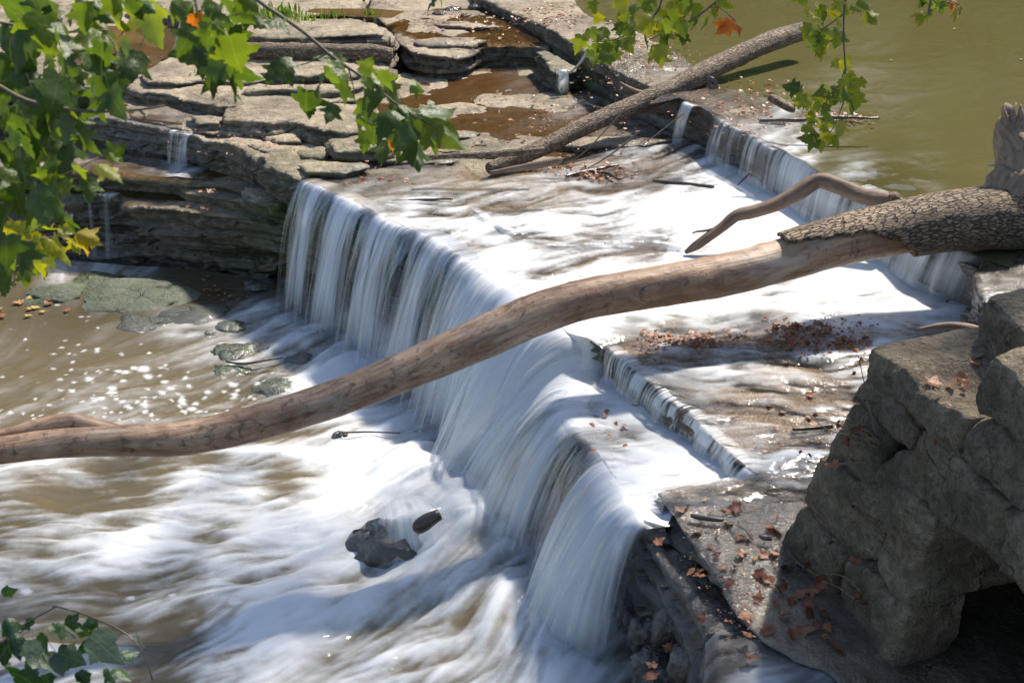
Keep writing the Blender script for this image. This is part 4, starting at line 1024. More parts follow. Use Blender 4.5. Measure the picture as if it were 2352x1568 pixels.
def wood(name, pts, radii, mat, parent=None, **kw):
    V, Fs, U = tube(pts, radii, **kw)
    o = mesh_obj(name, V, Fs, M[mat], {'flow': U}, None)
    if parent is not None: child(o, parent)
    return o


# great fallen log across the picture: (px, py centre, thickness px)
GL = [(-260, 1078, 66), (-120, 1052, 66), (0, 1034, 68), (130, 1018, 72), (260, 1012, 76), (400, 1008, 82), (520, 988, 86), (640, 956, 88), (760, 918, 90), (880, 872, 92), (1000, 822, 98), (1110, 775, 104), (1220, 726, 104), (1330, 690, 100), (1440, 670, 100), (1560, 650, 102),
      (1680, 628, 104), (1800, 597, 104), (1920, 562, 108), (2040, 535, 114), (2160, 510, 120), (2260, 500, 124), (2352, 498, 130), (2480, 480, 150), (2600, 450, 170)]
gd = lambda px: 10.0 + 2.35 * px / 2352
gl = [PD(a, b, gd(a)) for a, b, c in GL]; gr = [c * 0.95 * gd(a) / F / 2 for a, b, c in GL]
log = empty('fallen_log', tuple(gl[12] - Vector((0, 0, gr[12]))))
tag(log, 'long pale barkless tree trunk lying diagonally across the falls', 'log')
wood('trunk', gl, gr, 'log', log, nseg=36, sp=0.03, rough=0.02, freq=1.0, fine=0.004, seed=2, knots=[(.43, 1.6, .035, .014), (.29, .9, .04, -.012), (.56, 1.4, .05, -.01), (.66, 2.0, .045, .012), (.18, 1.2, .05, .012), (.35, 1.2, .05, .015), (.5, 2.2, .04, .012), (.6, .3, .06, .012), (.23, 1.9, .05, .012)])
# remaining bark towards the root end
V, Fs, U = tube(gl[17:], [r + 0.022 for r in gr[17:]], nseg=72, sp=0.018, seed=2, rough=0.02, freq=1.0, fine=0.006, caps=False)
nr_ = len(V) // 72
keep = []
pxv, pyv = proj(V[:, 0], V[:, 1], V[:, 2])
for i, f in enumerate(Fs):
    c = np.mean(V[list(f)], 0); a, b = proj(c[0], c[1], c[2])
    cy = np.interp(a, [g[0] for g in GL], [g[1] for g in GL]); ht = np.interp(a, [g[0] for g in GL], [g[2] for g in GL]) / 2
    s = (b - cy) / ht
    lim = np.interp(a, [1786, 1810, 1850, 1960, 2030, 2056, 2075, 2130], [-1.2, -.75, -.45, -.2, .05, .3, .6, 1.3]) + 0.75 * float(fbm(c[0] * 8, c[1] * 8, c[2] * 8, 4))
    if s < lim: keep.append(f)
U[:, 0] *= 1.0
o = mesh_obj('bark', V, keep, M['bark'], {'flow': U}); child(o, log)
sd = o.modifiers.new('thick', 'SOLIDIFY'); sd.thickness = 0.03; sd.offset = -1
# broken upright root stump at the right end
D0 = gd(2352)
st = [(2250, 478, 70), (2300, 462, 120), (2350, 420, 135), (2342, 370, 105), (2322, 320, 76), (2318, 292, 60), (2322, 272, 40)]
wood('root_stump', [PD(a, b, D0 - .02) for a, b, c in st], [c * D0 / F / 2 for a, b, c in st], 'stump', log, nseg=36, sp=0.02, rough=0.13, freq=3.5, fine=0.035, seed=5)
st = [(2300, 450, 50), (2340, 400, 90), (2366, 350, 80), (2364, 310, 56), (2362, 276, 36)]
wood('root_stump', [PD(a, b, D0 + .02) for a, b, c in st], [c * D0 / F / 2 for a, b, c in st], 'stump', log, nseg=22, sp=0.025, rough=0.12, freq=2.5, fine=0.02, seed=8)
st = [(2316, 262, 30), (2312, 248, 26), (2308, 238, 10)]
wood('root_stump', [PD(a, b, D0 - .03) for a, b, c in st], [c * D0 / F / 2 for a, b, c in st], 'stump', log, nseg=12, sp=0.02, rough=0.1, fine=0.01, seed=9)
st = [(2330, 460, 80), (2380, 462, 110), (2460, 440, 120), (2560, 400, 120)]
wood('root', [PD(a, b, D0 - .1) for a, b, c in st], [c * D0 / F / 2 for a, b, c in st], 'stump', log, nseg=20, sp=0.03, rough=0.1, fine=0.015, seed=10)
for a, b, c, d, e_ in ((2326, 262, 2334, 236, 20), (2346, 268, 2344, 240, 22), (2312, 280, 2306, 246, 18), (2338, 290, 2350, 252, 24), (2300, 330, 2292, 300, 20), (2328, 340, 2318, 296, 26)):
    wood('splinter', [PD(a, b + 34, D0 - .06), PD(a, b, D0 - .10), PD(c, d, D0 - .10)], [e_ * D0 / F / 2, e_ * D0 / F / 2.4, .006], 'stump', log, nseg=8, sp=0.02, rough=.15, fine=.006, seed=a)
for a, b, c, d in ((2312, 376, 2266, 380), (2312, 392, 2268, 402), (2310, 398, 2276, 406)):
    wood('broken_twig', [PD(a, b, D0), PD((a + c) / 2, (b + d) / 2 + 1, D0 - .02), PD(c, d, D0 - .04)], [.014, .011, .007], 'palewood', log, nseg=7, sp=0.03, fine=0.001)
# stub where a limb left the log at its left end
st = [(-60, 1008, 22), (0, 1000, 26), (60, 986, 32), (120, 974, 42), (158, 968, 40), (190, 976, 46), (240, 990, 50), (300, 1004, 46)]
wood('branch_stub', [PD(a, b, gd(a) + .06) for a, b, c in st], [c * (gd(a) + .06) / F / 2 for a, b, c in st], 'log', log, nseg=20, sp=0.025, rough=0.04, fine=0.006, seed=14)


def limb(name, rows, D, mat, label, cat, kids=(), **kw):
    if isinstance(D, tuple):
        pts = [P3(a, b, D[0]) + Vector((0, 0, D[1])) for a, b, c in rows]
        dm = (sum(pts, Vector()) / len(pts) - Vector((0, 0, H))).length
        dd = lambda a: dm
    else:
        dd = (lambda a: D) if not callable(D) else D
        pts = [PD(a, b, dd(a)) for a, b, c in rows]
    rr = [c * dd(a) / F / 2 * (0.86 if label.startswith('rough barked') else 1) for a, b, c in rows]
    if not kids:
        c0 = sum(pts, Vector()) / len(pts)
        V, Fs, U = tube(pts, rr, **kw)
        o = mesh_obj(name, V, Fs, M[mat], {'flow': U}, loc=tuple(c0))
        return tag(o, label, cat)
    e = empty(name, tuple(pts[0])); tag(e, label, cat)
    wood('stem', pts, rr, mat, e, **kw)
    for k in kids:
        nm, rw, m2 = k
        wood(nm, [PD(a, b, dd(a)) for a, b, c in rw], [c * dd(a) / F / 2 for a, b, c in rw], m2, e, nseg=7, sp=0.03, rough=0.05, fine=0.002, seed=len(rw))
    return e


# slanting bark log on the dam: from far foot up to its sawn tip
def dlean(a):
    return float(np.interp(a, [1120, 1250, 1620, 1842], [15.75, 16.15, 17.45, 18.6]))


limb('fallen_log', [(1122, 388, 30), (1190, 362, 44), (1260, 332, 46), (1330, 296, 48), (1400, 266, 50), (1470, 236, 52), (1540, 206, 54), (1600, 176, 58), (1650, 150, 56), (1720, 118, 54), (1780, 92, 54), (1842, 72, 50)], dlean, 'oldbark',
     'rough barked log leaning over the dam ledge from the shelf', 'log', nseg=26, sp=0.04, rough=0.03, fine=0.012, seed=21,
     kids=[('branch_stub', [(1500, 216, 16), (1470, 214, 14), (1440, 202, 12), (1424, 190, 6)], 'branch'), ('broken_knot', [(1700, 128, 22), (1706, 142, 16), (1708, 150, 8)], 'oldbark'),
           ('creeper', [(1600, 190, 5), (1560, 214, 5), (1500, 224, 4), (1440, 250, 4), (1380, 290, 3)], 'twig'), ('creeper', [(1640, 170, 5), (1590, 200, 5), (1540, 230, 4), (1470, 262, 4)], 'twig')])
limb('fallen_log', [(978, 362, 13), (1040, 358, 14), (1110, 356, 16), (1190, 350, 16), (1250, 344, 14)], 15.35, 'oldbark', 'thin dark log lying behind the foot of the leaning log', 'log', nseg=14, sp=0.04, rough=0.04, fine=0.006, seed=23)
limb('fallen_log', [(1126, 398, 10), (1180, 388, 14), (1240, 378, 18), (1290, 366, 14)], 14.8, 'branch', 'short split log under the foot of the leaning log', 'log', nseg=12, sp=0.04, rough=0.08, fine=0.01, seed=24)
limb('fallen_log', [(560, 118, 40), (640, 118, 40), (720, 120, 42), (800, 122, 42), (860, 123, 40), (900, 128, 34)], 19.2, 'oldbark', 'grey weathered log lying below the pale step at the back', 'log', nseg=22, sp=0.05, rough=0.05, fine=0.012, seed=25)
# bent branch over the shelf
limb('bent_branch', [(1574, 580, 9), (1596, 566, 20), (1630, 542, 22), (1660, 520, 24), (1690, 496, 28), (1730, 486, 30), (1780, 470, 32), (1830, 444, 38), (1880, 416, 36), (1930, 430, 36), (1980, 450, 38), (2030, 460, 36), (2052, 462, 30)],
     lambda a: float(np.interp(a, [1574, 1880, 2050], [13.55, 13.6, 13.35])), 'branch', 'bent brown branch arching between the shelf and the pond overflow', 'branch', nseg=20, sp=0.025, rough=0.05, fine=0.008, seed=31,
     kids=[('branch_stub', [(1882, 412, 18), (1880, 404, 14), (1878, 398, 8)], 'branch'), ('twig', [(1660, 518, 8), (1630, 528, 7), (1600, 532, 5), (1590, 536, 3)], 'branch'), ('mossy_end', [(2046, 460, 34), (2056, 452, 32), (2062, 444, 14)], 'oldbark')])
limb('driftwood', [(2108, 756, 6), (2130, 752, 10), (2160, 748, 15), (2190, 748, 18), (2230, 756, 22), (2260, 764, 20)], 10.9, 'branch', 'pointed brown driftwood poking from behind the top wall block', 'driftwood', nseg=14, sp=0.02, rough=0.08, fine=0.006, seed=33)
limb('driftwood', [(396, 146, 14), (402, 128, 20), (410, 108, 22), (420, 80, 26), (428, 50, 30), (434, 24, 26)], 19.6, 'palewood', 'bleached pale driftwood standing behind the hanging leaves', 'driftwood', nseg=14, sp=0.04, rough=0.10, fine=0.02, seed=34)
limb('root_clump', [(384, 150, 8), (392, 142, 22), (402, 138, 24), (414, 144, 10)], 19.5, 'wetwood', 'tangled dark root clump at the base of the bleached driftwood', 'roots', nseg=14, sp=0.03, rough=0.3, fine=0.04, seed=35)
limb('driftwood', [(762, 60, 5), (766, 70, 7), (774, 80, 7), (788, 92, 6), (782, 48, 5)][:4], 20.6, 'palewood', 'thin curved grey stick on the pale step', 'driftwood', nseg=8, sp=0.03, seed=36, fine=0.003)
limb('driftwood', [(1640, 184, 30), (1632, 196, 22), (1650, 200, 10)], 15.8, 'wetwood', 'dark broken stub under the leaning log on the dam', 'driftwood', nseg=12, sp=0.03, rough=0.15, fine=0.02, seed=37)
limb('driftwood', [(1766, 222, 14), (1790, 236, 20), (1815, 250, 18), (1826, 254, 8)], 15.9, 'oldbark', 'short thick log end stranded at the pond edge', 'log', nseg=12, sp=0.03, rough=0.06, fine=0.01, seed=38)
limb('driftwood', [(1744, 278, 6), (1790, 276, 9), (1840, 276, 10), (1920, 270, 8), (2020, 272, 5)], 15.2, 'wetwood', 'long thin dark stick reaching into the pond', 'stick', nseg=8, sp=0.03, rough=0.06, fine=0.005, seed=39)
limb('driftwood', [(1350, 112, 5), (1342, 130, 7), (1328, 150, 6), (1304, 170, 4)], 18.0, 'palewood', 'pale bare stick leaning against the old dam', 'stick', nseg=8, sp=0.03, fine=0.003, seed=40)
STICKS = [([(1300, 408, 5), (1340, 398, 8), (1420, 382, 5)], 14.75, 'thin wet stick on the leaf mat of the shelf'), ([(1380, 398, 5), (1400, 402, 8), (1420, 414, 6), (1440, 406, 4)], 14.6, 'crooked dark twig in the red leaf mat'), ([(1500, 418, 5), (1560, 424, 9), (1640, 432, 6)], 14.3, 'dark log sliver along the riffle beyond the branch'),
          ([(1694, 426, 3), (1710, 410, 4), (1724, 396, 3)], 14.6, 'short dark stick in the dam cascade'), ([(1820, 990, 6), (1850, 988, 9), (1912, 982, 12)], 9.2, 'black stick on the wet shelf beside the wall'), ([(1586, 1188, 8), (1610, 1192, 12), (1652, 1198, 10), (1660, 1196, 5)], 8.15, 'charred stick on the wet slab'),
          ([(1744, 1234, 5), (1755, 1240, 10), (1772, 1242, 8)], 7.95, 'small black wood chip beside the puddle'), ([(1688, 1208, 2), (1712, 1222, 4), (1728, 1242, 3)], 8.0, 'thin twig across the wet slab leaves'), ([(520, 834, 4), (560, 838, 6), (600, 832, 5), (650, 824, 3)], 13.6, 'thin dark stick across the mossy pool boulders'),
          ([(900, 464, 3), (960, 462, 5), (1040, 460, 4)], 14.0, 'dark splinter of wood along the shelf riffle')]
for i, (rw, D, lb) in enumerate(STICKS):
    limb('stick', rw, D if i in (3,) else ((lambda x, y: -1.36 + 0 * np.asarray(x)) if i == 8 else (lambda x, y: z_shelf(np.asarray(x), np.asarray(y)) + .03), .015), 'wetwood', lb, 'stick', nseg=8, sp=0.02, rough=0.1, fine=0.004, seed=60 + i)
for i, rw in enumerate([[(1436, 250, 4), (1390, 300, 3), (1340, 352, 3), (1290, 380, 2)], [(1470, 300, 3), (1436, 330, 4), (1380, 370, 3), (1330, 396, 2)], [(1570, 260, 3), (1520, 300, 3), (1480, 330, 2)], [(1480, 236, 3), (1400, 250, 2), (1340, 236, 2)]]):
    limb('bare_twig', rw, 16.0, 'twig', ['bare twig hanging below the leaning log near its foot', 'forked bare twig trailing to the leaf mat', 'fine bare twig below the middle of the leaning log', 'fine bare twig behind the leaning log'][i], 'twig', nseg=6, sp=0.04, fine=0.002, seed=80 + i)

# ------------------------------------------------------------------ loose boulders
def boulder(px, py, wpx, hpx_, z, mat, label, seed, flat=0.6, moss=0.6, wet=0.8, name='boulder', sink=0.4, side=.2):
    c = P3(px, py, z); D = (c - Vector((0, 0, H))).length
    rx = wpx * D / F / 2; rz = hpx_ * D / F / 2 / 0.9; ry = rx * 0.8
    nu, nv = 40, 24
    V, Fs = [], []
    for j in range(nv + 1):
        for i in range(nu):
            th = 2 * math.pi * i / nu; ph = math.pi * j / nv
            d = np.array([math.sin(ph) * math.cos(th), math.sin(ph) * math.sin(th), math.cos(ph)])
            d = np.sign(d) * np.abs(d) ** 0.82
            r = 1 + 0.75 * float(fbm(d[0] * 1.1 + seed, d[1] * 1.1, d[2] * 1.1 + seed, 4)) + 0.12 * round(3 * float(fbm(d[0] * 2 + seed, d[1] * 2, d[2] * 2, 2)))
            V.append((c.x + d[0] * rx * r, c.y + d[1] * ry * r, c.z + (d[2] - sink) * rz * r * flat / 0.6))
    for j in range(nv):
        for i in range(nu):
            a = j * nu + i; b = j * nu + (i + 1) % nu
            Fs.append((a, a + nu, b + nu, b))
    n = len(V)
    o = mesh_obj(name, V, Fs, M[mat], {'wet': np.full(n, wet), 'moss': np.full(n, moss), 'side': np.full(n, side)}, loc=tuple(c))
    return tag(o, label, 'boulder')


boulder(594, 656, 86, 44, -1.4, 'wetrock', 'dark wet boulder under the ledge overhang', 1.0, moss=.1)
boulder(130, 676, 150, 34, -1.40, 'mossrock', 'low pale rock with green rim by the yellow leaves', 2.0, moss=.35, wet=.2)
boulder(330, 680, 290, 60, -1.42, 'mossrock', 'broad flat algae covered rock in the brown pool', 3.0, moss=.3, wet=.35, sink=.5)
boulder(230, 648, 150, 34, -1.42, 'mossrock', 'mossy low rock at the foot of the lower ledge', 3.6, moss=.9, wet=.6, sink=.5)
boulder(292, 700, 70, 26, -1.42, 'mossrock', 'small pale cracked rock at the edge of the brown pool', 3.3, moss=.1, wet=.2)
boulder(335, 746, 140, 44, -1.41, 'mossrock', 'wet streaked rock in the shallow run', 4.0, moss=.25, wet=.8, sink=.5)
boulder(450, 730, 210, 66, -1.43, 'mossrock', 'smooth grey slab under running water', 5.0, moss=.1, wet=.9, sink=.6)
boulder(532, 756, 86, 44, -1.42, 'mossrock', 'rounded dark boulder with a chipped face', 6.0, moss=.35)
boulder(484, 770, 44, 26, -1.42, 'mossrock', 'small green boulder beside the rounded one', 6.5, moss=1)
boulder(536, 812, 116, 44, -1.42, 'mossrock', 'mossy boulder holding fallen twigs', 7.0, moss=.8)
boulder(530, 850, 90, 28, -1.42, 'mossrock', 'flat green boulder half under water', 7.7, moss=.9)
boulder(620, 810, 60, 30, -1.42, 'wetrock', 'small black rock among the white runnels', 8.0, moss=.1)
boulder(690, 830, 80, 36, -1.42, 'wetrock', 'dark rock near the landing of the fall', 8.8, moss=.1)
boulder(640, 896, 120, 44, -1.42, 'mossrock', 'dark green rock combed by white runnels', 9.0, moss=.5)
boulder(700, 870, 60, 30, -1.42, 'wetrock', 'black rock just above the long log', 9.5, moss=.2)
boulder(900, 1268, 185, 150, -1.42, 'wetrock', 'big black boulder in the foam below the central fall', 10.0, moss=.0, wet=1, sink=.12, side=.9)
curtain('waterfall', [(858, 1196, -1.10, .7, .2, -1.42), (890, 1188, -1.04, .8, .5, -1.42), (930, 1178, -1.02, .8, .62, -1.42), (975, 1168, -1.02, .8, .6, -1.42), (1010, 1162, -1.05, .7, .3, -1.42)], 'thin white veil sliding over the black boulder', seed=71.0, rows=14, thick=0.05, fade=0.15, smooth=0.3, up=0.3, con=0.7)
boulder(958, 1204, 110, 80, -1.40, 'wetrock', 'brown wet rock behind the black boulder', 10.6, moss=.0, sink=.0, side=.7)
boulder(782, 1000, 34, 30, -1.40, 'wetrock', 'small black rock tip breaking the foam', 11.0, moss=.0)
boulder(1384, 842, 70, 40, -0.27, 'wetrock', 'smooth wet stone at the head of the cascade step', 12.0, moss=.0, sink=.2)
limb('log_stub', [(956, 1222, 14), (960, 1216, 30), (968, 1206, 38), (982, 1196, 36), (1010, 1180, 26)], 9.85, 'wetwood', 'round broken log end jutting from the foam', 'log', nseg=16, sp=0.02, rough=0.08, fine=0.01, seed=91)
limb('stick', [(778, 998, 4), (840, 996, 4), (920, 998, 3)], (-1.36, .02), 'wetwood', 'thin stick trailing from the small rock in the foam', 'stick', nseg=6, sp=0.03, fine=0.002, seed=92)
for i, (a, b, w, h, z, lb) in enumerate([(1480, 1450, 70, 90, -1.0, 'jagged wet black rock beside the foot of the right fall'), (1540, 1440, 80, 110, -.85, 'glossy black rock wedged under the narrow ridge'), (1500, 1530, 90, 80, -1.1, 'dark wet rock at the lower edge near the white foam'), (1580, 1520, 80, 90, -.8, 'dripping black rock left of the lower right slab'), (1450, 1420, 50, 60, -1.2, 'small black rock behind the thin end strands')]):
    boulder(a, b, w, h, z, 'wetrock', lb, 40 + i * 1.7, moss=.0, wet=1, sink=.2)
for i, (a, b, w, h, z) in enumerate([(1040, 20, 40, 12, .38), (1100, 14, 46, 12, .38), (1010, 30, 30, 12, .38), (1150, 8, 40, 12, .38), (1070, 34, 22, 10, .37), (1190, 20, 30, 10, .36), (2050, 40, 200, 20, .42)]):
    boulder(a, b, w, h, z, 'wetrock' if i < 6 else 'mossrock', 'dark low stone on the far litter slab' if i < 6 else 'brown rock just breaking the far pond surface', 100 + i, moss=0)
for o in [o for o in COL.objects if o.get('label') == 'dark low stone on the far litter slab']: o['group'] = 'dark low stones on the far slab'

# ------------------------------------------------------------------ leaves
def leaf_template(kind, seed):
    rg = random.Random(seed)
    if kind == 'syc':
        half = [(0, 0), (.06, -.05), (.16, -.07), (.27, -.03), (.43, .0), (.37, .06), (.385, .13), (.33, .18), (.40, .25), (.50, .29), (.64, .40), (.52, .42), (.47, .48), (.37, .47), (.27, .50), (.25, .56), (.29, .64), (.22, .70), (.20, .79), (.11, .86), (.08, .94), (0, 1.06)]
    elif kind == 'shrub':
        half = [(0, 0), (.12, -.04), (.26, .02), (.30, .10), (.36, .16), (.36, .26), (.43, .34), (.50, .46), (.40, .48), (.38, .54), (.30, .54), (.28, .62), (.24, .70), (.17, .78), (.12, .88), (0, 1.05)]
    else:
        half = [(0, 0), (.12, .02), (.22, .12), (.30, .22), (.40, .24), (.34, .34), (.36, .46), (.26, .52), (.24, .66), (.14, .78), (0, 1.0)]
    L = [(x * (1 + rg.uniform(-.08, .08)), y + rg.uniform(-.02, .02)) for x, y in half]
    R = [(-x * (1 + rg.uniform(-.08, .08)), y + rg.uniform(-.02, .02)) for x, y in half[1:-1]]
    out = L + R[::-1]
    out[0] = (0, 0)
    inner = [(0, .12 * i) for i in range(1, 8)] + [(s * .13, .10 + .13 * i) for i in range(4) for s in (-1, 1)] + [(s * .27, .14 + .13 * i) for i in range(3) for s in (-1, 1)]
    V, T, _ = fillpoly(np.array(out), np.array(inner))
    return V, T


LT = {k: [leaf_template(k, 100 + i) for i in range(6)] for k in ('syc', 'shrub', 'simple')}


def leaf_geo(kind, rg, fold=None, droop=None, stalk=True):
    V, T = rg.choice(LT[kind])
    x, y = V[:, 0], V[:, 1]
    fold = rg.uniform(-.2, .75) if fold is None else fold
    droop = rg.uniform(.05, .9) if droop is None else droop
    ph = rg.uniform(0, 6)
    z = -fold * np.abs(x) - droop * y * y * .6 + .05 * np.sin(x * 9 + ph) * np.abs(x) * 2 + .035 * np.sin(y * 8 + ph) - .25 * max(0, droop) * x * x
    A = np.stack([x, y, z], 1)
    Fs = [tuple(t) for t in T.tolist()]
    if stalk:
        n = len(A); c = rg.uniform(-.2, .2)
        A = np.vstack([A, [[-.012, 0, .004], [.012, 0, .004], [c * .5 - .010, -.22, .05], [c * .5 + .010, -.22, .05], [c - .010, -.42, .16], [c + .010, -.42, .16]]])
        Fs += [(n, n + 1, n + 3, n + 2), (n + 2, n + 3, n + 5, n + 4)]
    return A, Fs


CR = np.array([1.0, 0, 0]); CU = np.array([0, SP, CP]); CB = np.array([0, -CP, SP])   # right, up, towards the viewer


def place_leaf(rg, base, size, ang, tilt=None, roll=None, kind='syc', center=True):
    """ang: image direction of the tip in degrees (0 right, 90 down)"""
    a = math.radians(ang)
    tip = math.cos(a) * CR - math.sin(a) * CU
    tip = tip + CB * (rg.uniform(-.95, .75) if tilt is None else tilt); tip /= np.linalg.norm(tip)
    r = rg.gauss(0, .95) if roll is None else roll
    nn = CB * math.cos(r) + np.cross(tip, CB) * math.sin(r) + np.array([0, 0, .25])
    nn = nn - tip * (nn @ tip); nn /= np.linalg.norm(nn)
    xx = np.cross(tip, nn)
    A, Fs = leaf_geo(kind, rg)
    off = -.48 if center else 0
    W = np.array(base)[None] + size * (1 if not center else rg.uniform(.78, 1.08)) * (A[:, :1] * xx + (A[:, 1:2] + off) * tip + A[:, 2:] * nn)
    return A, W, Fs


def branch(name, label, cat, stems, leaves, D, mat, seed, kind='syc', balls=(), tints=(0.05, 0.45), extra=None, twigmat='twig', dvar=0.35, part='foliage', sm=0.90):
    """stems: list of rows (px, py, width px); leaves: (px, py, size px[, tip angle[, tint]])"""
    rg = random.Random(seed)
    e = empty(name, tuple(PD(*stems[0][0][:2], D))); tag(e, label, cat)
    Vs, Fs, Us, n = [], [], [], 0
    for rw in stems:
        V, Fc, U = tube([PD(a, b, D + 0.05 * math.sin(a * .01)) for a, b, c in rw], [c * D / F / 2 for a, b, c in rw], nseg=8, sp=0.04 * D / 4, rough=.05, fine=.0008 * D / 4, seed=seed)
        Vs.append(V); Us.append(U); Fs += [tuple(i + n for i in f) for f in Fc]; n += len(V)
    o = mesh_obj('stem', np.vstack(Vs), Fs, M[twigmat], {'flow': np.vstack(Us)}); child(o, e)

    def build(nm, Ls, mt, tr):
        Vs, Fs, Us, Ts, n = [], [], [], [], 0
        for lf in Ls:
            px, py, s = lf[:3]
            ang = lf[3] if len(lf) > 3 and lf[3] is not None else rg.gauss(85, 38)
            ti = lf[4] if len(lf) > 4 else min(1, max(0, rg.triangular(tr[0], tr[1])))
            d = D + rg.uniform(-dvar, dvar)
            A, W, Fc = place_leaf(rg, PD(px, py, d), s * sm * d / F, ang, kind=kind)
            Vs.append(W); Us.append(A + np.array([0, 0, rg.uniform(0, 50)])); Ts.append(np.full(len(W), ti) + (0.10 * (np.abs(A[:, 0]) > .3)))
            Fs += [tuple(i + n for i in f) for f in Fc]; n += len(W)
        o = mesh_obj(nm, np.vstack(Vs), Fs, M[mt], {'flow': np.vstack(Us), 'tint': np.clip(np.concatenate(Ts), 0, 1)}); child(o, e)
    build(part, leaves, mat, tints)
    for x_ in extra or []: build('orange_leaf', [x_], 'leaf_orange', (.2, .8))
    for a, b, c in balls:
        p = PD(a, b, D + .05); r = c * D / F / 2
        V, Fc, U = [], [], []
        for j in range(13):
            for i in range(20):
                th, ph = 2 * math.pi * i / 20, math.pi * j / 12
                q = r * (1 + rg.uniform(-.12, .12)); V.append((p.x + q * math.sin(ph) * math.cos(th), p.y + q * math.sin(ph) * math.sin(th), p.z + q * math.cos(ph)))
        for j in range(12):
            for i in range(20):
                k = j * 20 + i; k2 = j * 20 + (i + 1) % 20; Fc.append((k, k + 20, k2 + 20, k2))
        o = mesh_obj('seed_ball', V, Fc, M['ball'], {'flow': np.array(V) * 20, 'tint': np.zeros(len(V))}); child(o, e)
    return e


def cloud(n, cx, cy, sx, sy, s0, s1, rg, ang=None, clip=None):
    out = []
    while len(out) < n:
        a, b = rg.gauss(cx, sx), rg.gauss(cy, sy)
        if clip and not (clip[0] < a < clip[2] and clip[1] < b < clip[3]): continue
        out.append((a, b, rg.uniform(s0, s1)) + (() if ang is None else (rg.gauss(ang, 35),)))
    return out


rg = random.Random(5)
branch('sycamore_branch', 'green sycamore bough arching down across the rocks to a heavy leafy tip', 'branch',
       [[(560, -40, 9), (590, 0, 9), (640, 34, 9), (700, 76, 8), (752, 122, 8), (800, 156, 7), (850, 190, 6), (905, 235, 5), (960, 270, 4), (1010, 300, 3)], [(752, 122, 5), (720, 140, 3), (690, 150, 2)], [(800, 156, 4), (812, 200, 3), (815, 240, 2)]],
       [(590, 30, 95, 30, .2), (640, 52, 80, 20, .15), (655, 155, 95, 60, .12), (628, 165, 75, 120, .1), (700, 245, 105, 100, .12), (745, 120, 60, -40, .25), (735, 200, 85, 120, .1), (765, 185, 75, 80, .3), (790, 215, 80, 100, .12), (800, 165, 70, 60, .3), (845, 150, 62, -60, .4), (866, 172, 85, 45, .42), (880, 190, 75, 70, .3),
        (850, 215, 85, 100, .2), (900, 215, 75, 60, .25), (912, 235, 78, 80, .15), (964, 198, 66, 0, .5), (870, 245, 90, 110, .12), (835, 270, 90, 95, .15), (860, 300, 85, 100, .12), (885, 275, 80, 120, .2), (905, 300, 100, 115, .1), (940, 290, 105, 80, .15), (965, 320, 110, 60, .12), (1010, 300, 120, 35, .45), (1045, 330, 80, 70, .25), (990, 340, 75, 90, .2), (955, 350, 85, 70, .1), (920, 335, 90, 85, .22), (880, 345, 80, 100, .3), (815, 290, 60, 95, .1), (1000, 270, 80, 10, .3), (930, 262, 80, 50, .3), (845, 250, 70, 70, .35), (760, 260, 70, 110, .15), (780, 145, 60, 60, .25), (838, 330, 60, 95, .2)],
       4.6, 'leaf', 21, balls=[], extra=[(898, 345, 40, 90, .5)])
branch('sycamore_branch', 'dark green sycamore spray hanging from the top edge with one orange leaf', 'branch',
       [[(440, -40, 8), (450, 10, 8), (462, 60, 7), (480, 92, 7), (505, 130, 6), (520, 155, 5)], [(462, 60, 4), (500, 45, 3), (560, 30, 2)]],
       [(352, 42, 150, 60, .5), (400, 20, 90, 60, .3), (420, 48, 80, 70, .15), (472, 20, 80, 110, .35), (520, 20, 75, 60, .2), (500, 45, 80, 20, .25), (560, 45, 80, 20, .2), (575, 10, 90, 40, .3), (445, 120, 120, 170, .12), (430, 90, 80, 110, .2), (468, 130, 110, 75, .1), (510, 110, 105, 60, .3), (540, 130, 110, 80, .4), (512, 165, 110, 100, .12), (530, 205, 120, 85, .1), (545, 170, 95, 45, .15), (490, 180, 90, 110, .15), (548, 95, 75, 70, .2), (450, 40, 70, 80, .2), (478, 85, 80, 95, .25), (505, 70, 60, 40, .35), (300, 150, 105, 100, .1), (292, 110, 60, 90, .15)],
       4.2, 'leaf', 22, balls=[(432, 26, 26)], extra=[(455, 55, 60, 75, .4)])
branch('sycamore_branch', 'shaded sycamore bough with a bare grey twig end on the left side', 'branch',
       [[(-60, 170, 12), (0, 200, 11), (40, 222, 10), (90, 240, 10), (150, 250, 9), (220, 257, 8), (270, 254, 7), (320, 252, 6), (378, 243, 4)], [(318, 252, 6), (332, 264, 6), (328, 276, 5), (308, 270, 4), (300, 264, 3)], [(90, 240, 4), (130, 205, 4), (165, 175, 3)]],
       [(40, 260, 110, 120, .15), (85, 230, 100, 60, .2), (130, 225, 120, 90, .1), (155, 262, 115, 85, .1), (228, 170, 110, 60, .1), (250, 220, 110, 75, .1), (205, 245, 100, 150, .15), (265, 238, 90, 60, .12), (60, 330, 130, 110, .12), (110, 320, 130, 100, .08), (140, 360, 130, 75, .08), (30, 310, 110, 100, .15), (170, 315, 100, 40, .18), (185, 280, 70, 60, .4), (195, 330, 75, 60, .2), (20, 380, 110, 110, .12), (70, 380, 100, 80, .1), (150, 300, 90, 100, .1), (20, 270, 90, 90, .3), (100, 285, 80, 120, .2), (215, 205, 70, 100, .15), (10, 225, 80, 100, .15)],
       4.0, 'leaf', 23, balls=[(192, 236, 28)])
